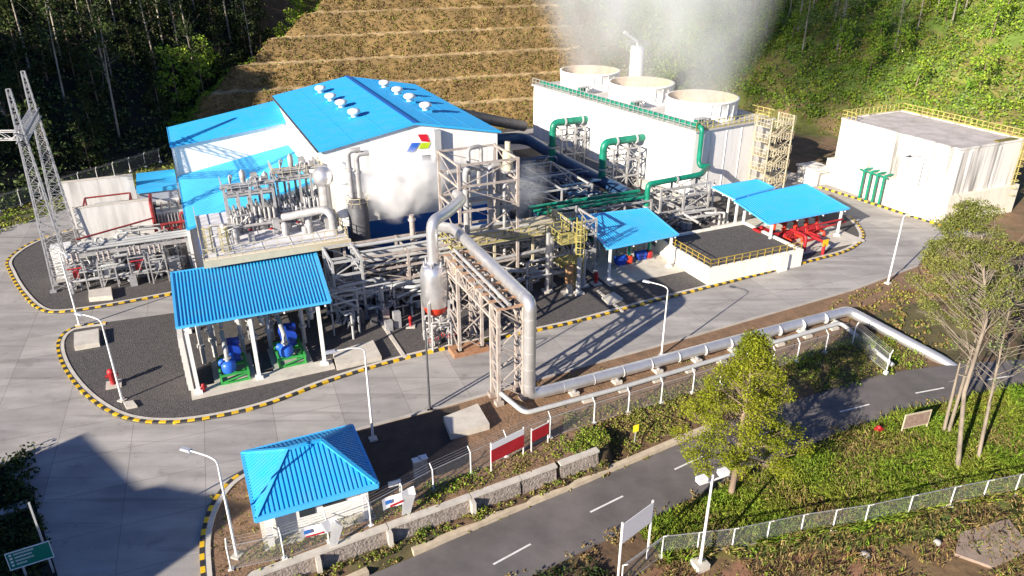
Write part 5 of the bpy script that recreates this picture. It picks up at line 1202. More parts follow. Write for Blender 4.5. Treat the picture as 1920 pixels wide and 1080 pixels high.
def chain_fence(name, label, pts, h, group=None, post_sp=2.9, armlen=.5, zf=None, side=1, gate=None):
    t = T(name, label, 'fence', pts[0])
    mesh = M(); uv = []; wires = M(); run = 0; P = [np.array(p, float) for p in pts]
    pm = M(); pm.rings([(0, 0, 0), (0, 0, h), (0, side*armlen*.7, h+armlen*.7)], [.05, .05, .04], 8); pm.box(-.16, -.16, -.15, .16, .16, .12)
    pmesh = mesh_from(pm, 'post', WHITEP); 
    for i, (p, q) in enumerate(zip(P[:-1], P[1:])):
        L = np.linalg.norm(q-p); n = max(1, int(round(L/post_sp)))
        d = (q-p)/L; ang = atan2(d[1], d[0])
        for k in range(n+(1 if i == len(P)-2 else 0)):
            c = p+(q-p)*k/n; o = bpy.data.objects.new('post', pmesh); link(o); o.parent = t; ob = ORIG[t.name]; o.location = tuple(c-np.array(ob)); o.rotation_euler = (0, 0, ang)
        mesh.add([p+(0, 0, .05), q+(0, 0, .05), q+(0, 0, h), p+(0, 0, h)], [(0, 1, 2, 3)]); uv += [(run, 0), (run+L, 0), (run+L, h), (run, h)]; run += L
        wires.bar(p+(0, 0, h), q+(0, 0, h), .04); wires.bar(p+(0, 0, .1), q+(0, 0, .1), .03)
        nn = np.array((-d[1], d[0], 0))*side
        for a in (.33, .66, 1.0): wires.bar(p+nn*armlen*.7*a+(0, 0, h+armlen*.7*a), q+nn*armlen*.7*a+(0, 0, h+armlen*.7*a), .013)
    mesh.uv = uv; part('wire_mesh', mesh, CHAIN, t); part('rail', wires, STEEL, t)
    return t
f1 = [(-1.6, 37.6, 0), (1.5, 37.2, 0), (7.1, 37.75, 0), (11.9, 39.2, 0), (18, 40.55, .01), (22, 41.25, .02), (26, 41.5, .02), (35.7, 41.8, .02), (47.4, 42.1, .02), (54.4, 42.3, .02), (55.2, 38.8, -1.3)]
chain_fence('chain_link_fence', 'long wire fence on white posts above the public road', f1, 1.9)
f2 = [S(1240, 1045, -1.9), S(1372, 1030, -1.9), S(1500, 1003, -1.9), S(1620, 985, -1.9), S(1780, 950, -1.9), S(1960, 915, -1.9)]
chain_fence('chain_link_fence', 'wire fence crossing the rough grass at the lower right', f2, 1.8, side=-1)
f3 = [S(1165, 1100, -1.9), S(1240, 1045, -1.9)]
chain_fence('chain_link_fence', 'short wire fence stretch behind the white billboard at the lower edge', f3, 1.8, side=-1)
f4 = [(-30, 112.6, .1), (-23.8, 117.8, .3), (-12, 127.4, .3), (-3, 135.2, .3)]
chain_fence('chain_link_fence', 'wire fence at the foot of the dark forest behind the switchyard', f4, 2.0, side=-1)

# ------------------------------------------------------------------ banners and signs
SHEETW = mat('banner_white', (.80, .80, .80), .7); SHEETR = mat('banner_red', srgb('c01f2c'), .7, 0, srgb('a81a26'), 1.0); PENB = mat('print_blue', srgb('2a6ab8'), .7)
def billboard(name, label, pL, pR, z0, z1, zg, bands, group=None, post=.07):
    t = T(name, label, 'banner', (pL[0], pL[1], zg), group); pL = np.array(pL[:2]); pR = np.array(pR[:2]); d = (pR-pL)/np.linalg.norm(pR-pL); nn = np.array((d[1], -d[0]))
    for p in (pL, pR): m = M(); m.bar((p[0], p[1], zg), (p[0], p[1], z1+.1), post); part('post', m, WHITEP, t)
    for nm, f0, f1, mt in bands:
        m = M(); a = pL+nn*.04; b = pR+nn*.04; zz0 = z0+(z1-z0)*f0; zz1 = z0+(z1-z0)*f1
        m.prism([tuple(a), tuple(b), tuple(b+nn*.03), tuple(a+nn*.03)], zz0, zz1); part(nm, m, mt, t)
    return t
a = S(921, 893, -.3); b = S(981, 862, -.3); billboard('roadside_banner', 'larger white and red banner board on white posts in front of the road fence', a, b, .95, 2.55, -.4, [('red_panel', 0, .68, SHEETR), ('white_panel', .68, 1, SHEETW)], 'red banner boards')
a = S(996, 847, .1); b = S(1027, 831, .1); billboard('roadside_banner', 'smaller plain red banner board just behind the larger one', a, b, 1.0, 2.1, -.3, [('red_panel', 0, .93, SHEETR), ('white_panel', .93, 1, SHEETW)], 'red banner boards')
a = S(1158, 1092, -1.9); b = S(1213, 1048, -1.9); billboard('white_billboard', 'blank white billboard on slanting posts at the lower edge by the road', a, b, .7, 2.9, -1.95, [('white_panel', .28, 1, SHEETW)], post=.1)
t = T('fence_banner', 'loose white banner with blue mark on the fence in front of the guard house', 'banner', S(565, 1000, 1), 'loose banners on the fence')
def hung(t, P, marks):
    m = M(); P = [np.array(p, float) for p in P]; n = 10; top = []; 
    for k in range(n+1):
        u = k/n; a = P[0]+(P[1]-P[0])*u; b = P[3]+(P[2]-P[3])*u; w = .06*sin(u*9); top.append((a+(0, w, 0), b+(0, w*1.5, 0)))
    for k in range(n):
        m.add([top[k][1], top[k+1][1], top[k+1][0], top[k][0]], [(0, 1, 2, 3)], 0, True); m.add([x+np.array((0, .02, 0)) for x in (top[k][1], top[k+1][1], top[k+1][0], top[k][0])], [(3, 2, 1, 0)], 0, True)
    sh = part('sheet', m, SHEETW, t)
    for (u0, u1, v0, v1, mt, nm) in marks:
        q = M(); f = lambda u, v: (P[0]*(1-u)+P[1]*u)*v+(P[3]*(1-u)+P[2]*u)*(1-v)+np.array((0, -.09, 0)); q.face([f(u0, v0), f(u1, v0), f(u1, v1), f(u0, v1)]); part(nm, q, mt, sh)
y0 = 37.0
hung(t, [Sb(563, 994, y0), Sb(628, 970, y0), Sb(643, 990, y0), Sb(566, 1010, y0)], [(.08, .25, .45, .85, PENB, 'blue_mark'), (.1, .55, .08, .25, SHEETR, 'red_stripe')])
m = M(); m.add([Sb(622, 975, y0-.05), Sb(643, 988, y0-.05), Sb(630, 1030, y0-.05), Sb(617, 1032, y0-.05)], [(3, 2, 1, 0), (0, 1, 2, 3)]); part('loose_flap', m, SHEETW, t)
t = T('fence_banner', 'crumpled white banner with blue mark on the fence right of the guard house', 'banner', S(745, 950, 1), 'loose banners on the fence'); y0 = 37.75
hung(t, [Sb(716, 938, y0), Sb(776, 912, y0), Sb(781, 932, y0), Sb(719, 958, y0)], [(.08, .26, .5, .85, PENB, 'blue_mark'), (.2, .6, .15, .35, SHEETR, 'red_stripe')])
m = M(); m.add([Sb(756, 930, y0-.05), Sb(779, 928, y0-.05), Sb(768, 968, y0-.05), Sb(753, 966, y0-.05)], [(3, 2, 1, 0), (0, 1, 2, 3)]); part('loose_flap', m, SHEETW, t)
# green direction sign in the shadowed corner; its lettering is too small to read, only pale strokes show
gsn = T('green_sign', 'green direction sign with pale border on two poles in the shaded lower left corner', 'sign', S(60, 1090, 0))
pl, pr = S(8, 1040, 2.4), S(92, 1014, 2.4); pl = np.array(pl[:2]); pr = np.array(pr[:2]); d = (pr-pl)/np.linalg.norm(pr-pl); nn = np.array((d[1], -d[0]))
zt_, zb_ = 2.45, 1.15
def strip(u0, u1, v0, v1, off, m):
    a = pl+(pr-pl)*u0-nn*-off; b = pl+(pr-pl)*u1-nn*-off; z0 = zb_+(zt_-zb_)*v0; z1 = zb_+(zt_-zb_)*v1
    m.prism([tuple(a), tuple(b), tuple(b+nn*.02), tuple(a+nn*.02)], z0, z1)
m = M(); strip(0, 1, 0, 1, 0, m); part('panel', m, mat('sign_green', srgb('0f7a66'), .5), gsn)
m = M()
for q in ((0, 1, 0, .05), (0, 1, .95, 1), (0, .02, .05, .95), (.98, 1, .05, .95)): strip(*q, .022, m)
part('border', m, SHEETW, gsn)
m = M()
for r_, (n0, n1) in enumerate(((.18, .62), (.18, .55), (.18, .60), (.18, .40))):
    u = n0
    while u < n1: w_ = .018+.014*((int(u*1000)*7+r_*3) % 3); strip(u, u+w_, .78-.19*r_, .86-.19*r_, .022, m); u += w_+.012
    strip(.07, .13, .77-.19*r_, .87-.19*r_, .022, m)
part('lettering', m, SHEETW, gsn)
for u in (.27, .86):
    p = pl+(pr-pl)*u; m = M(); m.bar((p[0]-nn[0]*.06, p[1]-nn[1]*.06, 0), (p[0]-nn[0]*.06, p[1]-nn[1]*.06, 5.4 if u > .5 else 2.3), .1); part('post', m, GREYP, gsn)
m = M(); p = S(0, 965, 0); q = S(55, 948, 0); m.bar((p[0]-3, p[1]-1, .15), (q[0], q[1], .15), .8, .3); one('concrete_channel', m, CONC, 'pale concrete channel edge in the shaded planting at the lower left', 'channel', p)
rs = T('rusty_board', 'rusty brown board in a pale frame standing on the grass right of the public road', 'sign', S(1712, 805, -1.9)); a = S(1688, 818, -1.9); b = S(1735, 808, -1.9); a = np.array(a[:2]); b = np.array(b[:2])
for p in (a, b): m = M(); m.bar((p[0], p[1], -2), (p[0], p[1], .2), .09); part('post', m, CREAM, rs)
m = M(); d = (b-a)/np.linalg.norm(b-a); nn = np.array((d[1], -d[0])); m.prism([tuple(a+d*.06), tuple(b-d*.06), tuple(b-d*.06+nn*.04), tuple(a+d*.06+nn*.04)], -1.1, .1); part('panel', m, mat('rusty_panel', (.30, .22, .17), .8, 0, (.20, .13, .10), 4), rs)
m = M(); m.bar((a[0], a[1], .15), (b[0], b[1], .15), .09); m.bar((a[0], a[1], -1.15), (b[0], b[1], -1.15), .07); part('frame', m, CREAM, rs)
p = S(1191, 815, -.3); ys = T('yellow_marker', 'small yellow marker plate on the verge plants near the road fence', 'marker', p); m = M(); m.bar((p[0], p[1], -1), (p[0], p[1], .3), .05); part('post', m, GREYP, ys); m = M(); m.box(p[0]-.25, p[1]-.05, 0, p[0]+.25, p[1]-.026, .65); part('plate', m, mat('bright_yellow', srgb('f2dc28'), .6), ys)
p = S(1645, 815, -1.9); m = M(); m.box(p[0]-.28, p[1]-.2, -2, p[0]+.28, p[1]+.2, -1.2); m.lathe((p[0], p[1], -1.2), [(.2, 0), (.2, .12), (.02, .2)], 10); one('red_marker', m, RED, 'squat red marker box at the edge of the road grass', 'marker', p)
for k, (px, py, w_) in enumerate([(1740, 862, 1.4), (1765, 897, 1.0)]):
    p = S(px, py, -1.7); m = M(); m.box(-w_/2, -.16, 0, w_/2, .16, .06); o = one('white_plank', m, WHITEP, ['longer white plank lying in the tall grass under the bare tree', 'shorter white plank lying in the tall grass nearer the fence'][k], 'plank', p, 'white planks in the grass', rot=.12, local=True)
for k, (px, py) in enumerate([(783, 895), (795, 890)]):
    p = S(px, py, 0); t = T('vent_box', ['pale grey upright box by the fence right of the guard house, left one', 'pale grey upright box by the fence right of the guard house, right one'][k], 'box', p, 'pale boxes by the fence'); m = M(); m.box(p[0]-.25, p[1]-.2, 0, p[0]+.25, p[1]+.2, 1.5); part('body', m, PALEG, t); m = M(); m.box(p[0]-.3, p[1]-.25, 1.5, p[0]+.3, p[1]+.25, 1.58); part('lid', m, WHITEP, t)
p = S(752, 945, 0); m = M(); m.bar((p[0], p[1], 0), (p[0], p[1], 2.0), .07); m.box(p[0]-.75, p[1]-.05, 1.7, p[0]+.1, p[1]+.05, 2.1); one('small_notice', m, WHITEP, 'small blank white notice on a thin post beside the crumpled banner', 'sign', p)
pad('concrete_pad', [(1790, 1040), (1800, 1000), (1890, 975), (1935, 1030), (1860, 1065)], .12, 'weathered brown concrete slab in the rough ground at the lower right corner', -1.85, mat('brown_slab', (.36, .27, .21), .9, 0, (.25, .19, .15), 1.2, bump=.4))
p = S(1757, 1018, -1.8); m = M(); m.lathe(p, [(.02, .26), (.13, .25), (.24, .15), (.26, .02), (.2, -.1)], 10); one('boulder', m, CONC, 'pale rounded boulder beside the weathered slab at the lower right', 'stone', p)
p = S(1622, 1040, -1.8); m = M(); m.lathe(p, [(.02, .18), (.2, .16), (.34, .05), (.34, -.1)], 8); one('boulder', m, CONC, 'flat pale boulder in the rough weeds below the right hand wire fence', 'stone', p)
# building beyond the lower left edge whose shadow lies across the entrance road
nb = T('gate_building', 'plain building beyond the lower left edge whose shadow crosses the entrance road', 'building', (-34, 38, 0))
P = [(p[0]-15.2, p[1]-6.8) for p in [(-33.8, 46.4), (-29.9, 37.6), (-28.4, 37.4), (-22.6, 32.6), (-40, 22), (-49, 40)]]
m = M(); m.prism(P, -.1, 15.6); part('wall', m, WHITE, nb); m = M(); m.prism(P, 15.603, 16.2); part('roof', m, BLUER, nb)

# ------------------------------------------------------------------ vegetation
def proj(a, b, z):
    x, y, zz = a*CA-b*SA, a*SA+b*CA, z-CAM_H
    dep = y*cos(PITCH)-zz*sin(PITCH); up = y*sin(PITCH)+zz*cos(PITCH)
    return 960+FPX*x/dep, 540-FPX*up/dep, dep
def leaf_mesh(name, cen, size, m, flat=0.0, aspect=.6, mats2=None, tri=False):
    n = len(cen); cen = np.asarray(cen, float); size = np.broadcast_to(np.asarray(size, float), (n,))
    u = RNG.normal(size=(n, 3)); u[:, 2] *= (1-flat); u /= np.linalg.norm(u, axis=1)[:, None]
    w = RNG.normal(size=(n, 3)); w -= u*(w*u).sum(1)[:, None]; w /= np.linalg.norm(w, axis=1)[:, None]
    s = (size*RNG.uniform(.6, 1.3, n))[:, None]/2
    A, B = u*s, w*s*aspect
    v = np.stack([cen-A, cen+B-A*.2, cen+A, cen-B-A*.1], 1).reshape(-1, 3)
    me = bpy.data.meshes.new(name); me.vertices.add(4*n); me.vertices.foreach_set('co', v.astype('f').ravel())
    me.loops.add(4*n); me.loops.foreach_set('vertex_index', np.arange(4*n, dtype='i')); me.polygons.add(n); me.polygons.foreach_set('loop_start', np.arange(0, 4*n, 4, dtype='i'))
    me.polygons.foreach_set('loop_total', np.full(n, 4, 'i')) if False else None
    for k in (mats2 or [m]): me.materials.append(k)
    if mats2: me.polygons.foreach_set('material_index', RNG.integers(0, len(mats2), n).astype('i'))
    me.update(calc_edges=True); me.validate(); return me
def blob_pts(c, r, n, squash=.8, shell=.5):
    d = RNG.normal(size=(n, 3)); d /= np.linalg.norm(d, axis=1)[:, None]; q = RNG.uniform(shell, 1, n)**.6
    return np.array(c)+d*q[:, None]*r*np.array((1, 1, squash))
def tree(name, label, cat, at, trunk, clumps, leaf, nleaf, lm, tm, group=None, twigs=0, r0=.22, local=False):
    t = T(name, label, cat, at, group, local=local)
    m = M(); P = [np.array(p, float) for p in trunk]; k = len(P)
    m.rings(P, [r0*(1-.75*i/(k-1)) for i in range(k)], 8)
    tips = []
    for c, r in clumps:
        c = np.array(c, float); hd = np.hypot(*(c-P[-1])[:2]); zt_ = min(max(c[2]-.55*hd, P[0][2]+(P[-1][2]-P[0][2])*.28), P[-1][2]); j = max(i for i in range(k-1) if P[i][2] <= zt_ or i == 0); b = P[j]+(P[j+1]-P[j])*min(1, max(0, (zt_-P[j][2])/max(P[j+1][2]-P[j][2], 1e-3)))
        mid = b+(c-b)*.55+np.array((0, 0, -.15*np.linalg.norm(c-b)*.3)); rb = r0*.24*(1-.6*j/(k-1)); m.rings([b, mid, c], [rb, rb*.65, rb*.25], 5)
        for q in range(twigs):
            e = c+RNG.normal(size=3)*r*.9; m.rings([mid+(c-mid)*RNG.uniform(.2, 1), e], [rb*.3, .012], 4)
    part('trunk', m, tm, t)
    pts = np.concatenate([blob_pts(c, r, max(6, int(nleaf*r*r)), .75, .25) for c, r in clumps if r > 0])
    if len(pts):
        o = bpy.data.objects.new('crown', leaf_mesh('crown', pts-np.array(ORIG[t.name]), leaf, lm)); link(o); o.parent = t
    return t
def cone_clumps(base, top, rmax, n, zlo=.25, rr=(.7, 1.2), shape=None, seed=0):
    R = np.random.default_rng(seed); base = np.array(base, float); top = np.array(top, float); out = []
    shape = shape or (lambda f: (1-f)**.75*min(1, .35+f*3))
    for i in range(n):
        f = R.uniform(0, 1)**1.15; an = R.uniform(0, 2*pi); rad = rmax*shape(f)*sqrt(R.uniform(.12, 1)); ax = base+(top-base)*(zlo+(1-zlo)*f)
        out.append((tuple(ax+np.array((rad*cos(an), rad*sin(an), R.uniform(-.4, .4)))), R.uniform(*rr)))
    return out
# the two roadside trees in front
b = S(1370, 930, -1.9); tp = (b[0]+.9, b[1]+.9, 10.6)
tk = [b, (b[0]+.2, b[1]+.1, 1.0), (b[0]+.35, b[1]+.35, 4.0), (b[0]+.6, b[1]+.6, 7.2), tp]
cl = cone_clumps((b[0]+.3, b[1]+.3, -1), tp, 5.5, 150, .25, (.5, .95), lambda f: (1-f)**.85*min(1, .75+f*2), 3)
tree('feathery_tree', 'feathery olive green tree with a slender trunk beside the public road', 'tree', b, tk, cl, .155, 400, LF_OLIVE, BARK, twigs=2, r0=.24)
b = S(1795, 885, -1.9); b2 = S(1832, 868, -1.9); b3 = S(1768, 815, -1.9); b4 = S(1776, 818, -1.9)
def along(p, tx, ty, zt):  # point at height zt on the sight line of a surveyed branch tip
    return S(tx, ty, zt)
tp = S(1838, 392, 15.8)
tk = [b, lerp(b, tp, .3), S(1850, 600, 9.0), lerp(S(1850, 600, 9.0), tp, .6), tp]
R = np.random.default_rng(8); cl = []
for k in range(150):
    f = R.uniform(0, 1)**.75; an = R.uniform(0, 2*pi); ax = np.array(S(1820, 610, 7.0))*(1-f)+np.array(S(1828, 385, 16.2))*f; rad = 5.4*(1-f)**.5*min(1, .55+f*2)*sqrt(R.uniform(.05, 1))
    cl.append((tuple(ax+np.array((rad*cos(an), rad*sin(an), R.uniform(-.5, .5)))), R.uniform(.45, .95)))
tree('bare_branched_tree', 'tall tree with pale leaning trunk and sparse yellow green crown by the right edge', 'tree', b, tk, cl, .155, 360, LF_SPARSE, TRUNKD, twigs=3, r0=.19)
tp = S(1905, 520, 11.5); tk = [b2, lerp(b2, tp, .35), lerp(b2, tp, .7), tp]; cl = []
for k in range(60):
    f = R.uniform(0, 1); an = R.uniform(0, 2*pi); ax = np.array(lerp(b2, tp, .45+.6*f)); rad = 3.2*sqrt(R.uniform(.05, 1)); cl.append((tuple(ax+np.array((rad*cos(an), rad*sin(an), R.uniform(-.2, 1.2)))), R.uniform(.4, .8)))
tree('bare_branched_tree', 'thinner leaning tree with almost leafless twigs right behind the tall pale trunk', 'tree', b2, tk, cl, .2, 45, LF_GREY, TRUNKD, twigs=9, r0=.15)
for k, (bb_, dx, dy, zt) in enumerate([(b3, .25, .5, 4.6), (b4, 1.9, 1.2, 6.5)]):
    tp = (bb_[0]+dx, bb_[1]+dy, zt); t = T('dead_trunk', ['short straight dead trunk at the road edge by the rusty board', 'slanting dead trunk crossing behind the short straight one'][k], 'tree', bb_); m = M(); m.rings([bb_, lerp(bb_, tp, .5), tp], [.15, .12, .06], 8); part('trunk', m, TRUNKD, t)
    m = M()
    for j in range(5): p = np.array(lerp(bb_, tp, .6+.08*j)); m.rings([p, p+RNG.normal(size=3)*(.7, .7, .3)+(0, 0, .5)], [.04, .01], 5)
    part('twig', m, TRUNK, t)

# forest trees: a few grown kinds, each standing alone
def forest_proto(H, rcrown, nclump, lm, tm, zlo, seed, leaf=.55, n=26, spread=True, tw=1):
    R = np.random.default_rng(seed); lean = R.uniform(-.8, .8, 2); tp = (lean[0], lean[1], H)
    tk = [(0, 0, -.6), (lean[0]*.1, lean[1]*.3, H*.3), (lean[0]*.6, lean[1]*.5, H*.65), tp]
    return tk, cone_clumps((0, 0, 0), (tp[0], tp[1], H+.6), rcrown, nclump, zlo, (.8, 1.5), (lambda f: (1-f*.8)*min(1, .5+f*1.6)) if spread else None, seed)
PROTO = {}
SPEC = {'tall': [(16, 3.4, 16, .55, 1), (19, 3.0, 14, .62, 2), (14, 3.8, 18, .45, 3)], 'bushy': [(9, 3.4, 22, .15, 4), (7, 3.0, 18, .15, 5)]}
def is_clear(a, b, pts, d): return all((a-p[0])**2+(b-p[1])**2 > d*d for p in pts)
def plant(kind, lm, tm, spots, name, label, group, leaf=.55, n=22):
    protos = []
    for i, (a, b, sc_) in enumerate(spots):
        sp_ = SPEC[kind]; j = i % len(sp_)
        if len(protos) <= j:
            H, rc, nc, zl, sd = sp_[j]; tk, cl = forest_proto(H, rc, nc, lm, tm, zl, sd+len(name))
            t = tree(name, label, 'tree', (0, 0, 0), tk, cl, leaf, n, lm, tm, group, twigs=1, r0=.20 if kind == 'tall' else .14, local=True); protos.append(t)
        else: t = copy_tree(protos[j])
        place(t, (a, b, hz(a, b)-.2), RNG.uniform(0, 6.28), sc_)
def scatter(n, a0, a1, b0, b1, ok, dmin, tries=6000):
    pts = []
    for _ in range(tries):
        if len(pts) >= n: break
        a, b = RNG.uniform(a0, a1), RNG.uniform(b0, b1)
        if ok(a, b) and is_clear(a, b, pts, dmin): pts.append((a, b, RNG.uniform(.8, 1.2)))
    return pts
def vis(a, b, x0, x1, y0, y1): 
    x, y, _ = proj(a, b, hz(a, b)); return x0 < x < x1 and y0 < y < y1
dl1 = lambda a, b: (a+23.8)*-.647+(b-117.8)*.762
dr1 = lambda a, b: (a-112.7)*.878+(b-108)*.479
tu1 = lambda a, b: (b-136.3)+.096*(a-61)
offterr = lambda a, b: a < AL(tu1(a, b))-1
L1 = scatter(34, -80, 22, 122, 230, lambda a, b: dl1(a, b) > 5 and offterr(a, b) and vis(a, b, -60, 620, -60, 260), 4.5)
plant('tall', LF_SHADED, TRUNK, L1, 'forest_tree', 'tall pale trunked tree in the shaded forest on the left slope', 'pale trunked trees of the left forest')
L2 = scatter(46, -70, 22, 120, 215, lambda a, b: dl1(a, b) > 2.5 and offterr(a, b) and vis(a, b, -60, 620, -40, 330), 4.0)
plant('bushy', LF_SHADED, BARK, L2, 'forest_bush_tree', 'dark bushy tree in the shaded forest on the left slope', 'bushy trees of the left forest')
L3 = scatter(16, -2, 45, 150, 215, lambda a, b: not offterr(a+9, b) and False or (offterr(a, b) and not offterr(a+12, b)), 3.5)
plant('bushy', LF_GREEN, BARK, L3, 'slope_tree', 'bright green bushy tree along the left edge of the brown terraces', 'green trees beside the terraces', .5, 24)
R1 = scatter(46, 95, 215, 110, 260, lambda a, b: dr1(a, b) > 20 and vis(a, b, 1380, 1980, -80, 190), 5)
plant('tall', LF_GREY, TRUNK, R1, 'hillside_tree', 'slim pale trunked tree with thin crown high on the green right hillside', 'pale trunked trees of the right hillside', .45, 16)
R2 = scatter(40, 95, 200, 80, 240, lambda a, b: dr1(a, b) > 12 and vis(a, b, 1300, 1980, -60, 260), 5)
plant('bushy', LF_GREEN, BARK, R2, 'hillside_bush_tree', 'leafy green bushy tree on the sunny right hillside', 'bushy trees of the right hillside', .55, 20)

def bushes(name, spots, rr, nl, leaf, m, mats2=None, squash=.7, lift=.3):
    A = np.array([s[0] for s in spots]); B = np.array([s[1] for s in spots]); Z = height(A, B); pts = []
    for a, b, z in zip(A, B, Z):
        r = RNG.uniform(*rr); p = blob_pts((a, b, z+r*lift), r, nl, squash, .35); pts.append(p[p[:, 2] > z-.1])
    me = leaf_mesh(name, np.concatenate(pts), leaf, m, mats2=mats2); o = bpy.data.objects.new(name, me); link(o); o.rotation_euler = (0, 0, AZ); o['kind'] = 'stuff'; return o
def blades(name, spots, hgt, wid, m, mats2, lean=.5):
    A = np.array([q[0] for q in spots]); B = np.array([q[1] for q in spots]); Z = height(A, B); n = len(A)
    h = RNG.uniform(*hgt, n)*(.6+1.1*np.clip(fbm(A/2.5, B/2.5, 81)+.5, 0, 1)); an = RNG.uniform(0, 2*pi, n); w = wid*RNG.uniform(.6, 1.4, n)
    ln = RNG.normal(size=(n, 2))*lean*h[:, None]; dx, dy = np.cos(an)*w, np.sin(an)*w; z0 = np.zeros(n)
    base = np.stack([A, B, Z-.03], 1); side = np.stack([dx, dy, z0], 1); mid = base+np.stack([ln[:, 0]*.35, ln[:, 1]*.35, h*.6], 1); tip = base+np.stack([ln[:, 0], ln[:, 1], h], 1)
    v = np.stack([base-side*.5, base+side*.5, mid+side, tip, mid-side], 1).reshape(-1, 3)
    me = bpy.data.meshes.new(name); me.vertices.add(5*n); me.vertices.foreach_set('co', v.astype('f').ravel()); me.loops.add(5*n); me.loops.foreach_set('vertex_index', np.arange(5*n, dtype='i')); me.polygons.add(n); me.polygons.foreach_set('loop_start', np.arange(0, 5*n, 5, dtype='i'))
    for k in mats2: me.materials.append(k)
    pick = np.clip(((fbm(A/4, B/4, 91)+.5+RNG.normal(size=n)*.16)*len(mats2)), 0, len(mats2)-1).astype('i'); me.polygons.foreach_set('material_index', pick)
    me.update(calc_edges=True); me.validate(); o = bpy.data.objects.new(name, me); link(o); o.rotation_euler = (0, 0, AZ); o['kind'] = 'stuff'; return o
def rnd(n, a0, a1, b0, b1, ok):
    a = RNG.uniform(a0, a1, n); b = RNG.uniform(b0, b1, n); k = ok(a, b); return list(zip(a[k], b[k]))
def invis(a, b, x0=-60, x1=1980, y0=-40, y1=1120):
    x, y, d = proj(a, b, height(a, b)); return (x > x0) & (x < x1) & (y > y0) & (y < y1) & (d > 3)
offv = lambda a, b: a < AL(terr_u(a, b))-1
bushes('forest_undergrowth', rnd(9000, -90, 25, 118, 235, lambda a, b: (d_left(a, b) > .8) & offv(a, b) & invis(a, b)), (.8, 1.9), 22, .6, LF_SHADED, [LF_SHADED, LF_SHADED, LF_SHADED, LF_GREY])
bushes('hillside_shrubs', rnd(19000, 92, 220, 60, 270, lambda a, b: (d_right(a, b) > 3) & invis(a, b) & (fbm(a/8, b/8, 41)+.02*d_right(a, b) > -.16)), (.8, 1.8), 22, .55, LF_GREEN, [LF_GREEN, LF_GREEN, LF_GREY, GRASS])
bushes('hillside_dry_grass', rnd(5000, 88, 150, 60, 180, lambda a, b: (d_right(a, b) > -2) & (d_right(a, b) < 30) & invis(a, b)), (.3, .7), 9, .4, LF_TAN, [LF_TAN, WEED, GRASS])
tmask = lambda a, b: (terr_u(a, b) > -3) & (a > AL(terr_u(a, b))+.5) & (a < 104) & invis(a, b)
benchf = lambda a, b: np.mod(terr_u(a, b), TER_RUN+TER_BENCH) < TER_RUN-.1
bushes('dry_scrub', rnd(30000, 0, 106, 130, 178, lambda a, b: tmask(a, b) & benchf(a, b)), (.25, .55), 9, .30, LF_BROWN, [LF_BROWN, LF_BROWN, LF_DRY, LF_TAN, LF_TAN, WEED, LF_BROWN, GRASS])
bushes('bench_grass', rnd(9000, 0, 106, 130, 178, lambda a, b: tmask(a, b) & (np.abs(np.mod(terr_u(a, b), TER_RUN+TER_BENCH)-TER_RUN+.1) < .35) & (fbm(a/6, b/6, 47) > -.05)), (.15, .35), 8, .26, GRASS, [GRASS, WEED, LF_TAN])
bushes('green_scrub', rnd(9000, -5, 50, 138, 190, lambda a, b: (np.abs(a-AL(terr_u(a, b))+.5) < 2.6) & (terr_u(a, b) > 3) & invis(a, b)), (.5, 1.1), 14, .45, LF_GREEN, [LF_GREEN, LF_GREEN, GRASS])
bushes('terrace_top_shrubs', rnd(5000, 15, 106, 174, 215, lambda a, b: (terr_u(a, b) > 38) & ~offv(a, b) & invis(a, b)), (.7, 1.4), 16, .55, LF_GREEN, [LF_GREEN, LF_GREY])
bushes('back_shrubs', rnd(4000, 84, 112, 128, 200, lambda a, b: (a > 96) & (terr_u(a, b) > 4) & invis(a, b)), (.7, 1.5), 16, .55, LF_GREEN, [LF_GREEN, LF_GREY, WEED])
bushes('left_verge_grass', rnd(2500, -40, 6, 108, 142, lambda a, b: (d_left(a, b) > -7.5) & (d_left(a, b) < 1) & invis(a, b)), (.25, .6), 9, .35, GRASS, [GRASS, WEED])
# plants along the road fence and on the verges
bushes('verge_plants', rnd(900, -1, 36, 37.2, 41.5, lambda a, b: (b > 37.1+(a+.5)*.075) & (b < 38.9+a*.082) & (a > -1)), (.22, .55), 30, .16, WEED, [GRASS, WEED, LF_BROWN, WEED, GRASS])
bushes('verge_plants', rnd(420, 8, 26, 38, 41, lambda a, b: (b > 37.2+(a+.5)*.075) & (b < 38.4+a*.11) & (fbm(a/2, b/2, 58) > -.05)), (.25, .6), 50, .17, LF_GREEN, [GRASS, LF_GREEN, WEED])
bushes('verge_grass', rnd(900, 3, 34, 34.8, 39, lambda a, b: (b > 35.3+a*.098-.15) & (b < 35.3+a*.098+.75)), (.14, .32), 20, .18, GRASS, [GRASS, WEED, LF_TAN])
bushes('slope_plants', rnd(1300, 24, 60, 38.6, 43.2, lambda a, b: (b > 39.4) & (fbm(a/3, b/3, 51) > -.16)), (.2, .55), 28, .17, GRASS, [GRASS, WEED, WEED, LF_TAN])
bushes('slope_plants', rnd(90, 46, 61, 38.9, 42.6, lambda a, b: fbm(a/3, b/3, 57) > -.1), (.35, .8), 60, .2, LF_GREEN, [LF_GREEN, GRASS, WEED])
bushes('pipe_side_weeds', rnd(420, 21, 60, 43, 48.4, lambda a, b: (fbm(a/2.5, b/2.5, 61) > 0.02)), (.15, .38), 16, .2, WEED, [WEED, LF_TAN, GRASS])
bushes('right_bank_weeds', rnd(700, 58, 84, 40, 54, lambda a, b: (fbm(a/4, b/4, 63) > -.05) & (b < 50+(a-62)*.15)), (.2, .6), 18, .26, WEED, [WEED, LF_TAN, LF_BROWN, GRASS])
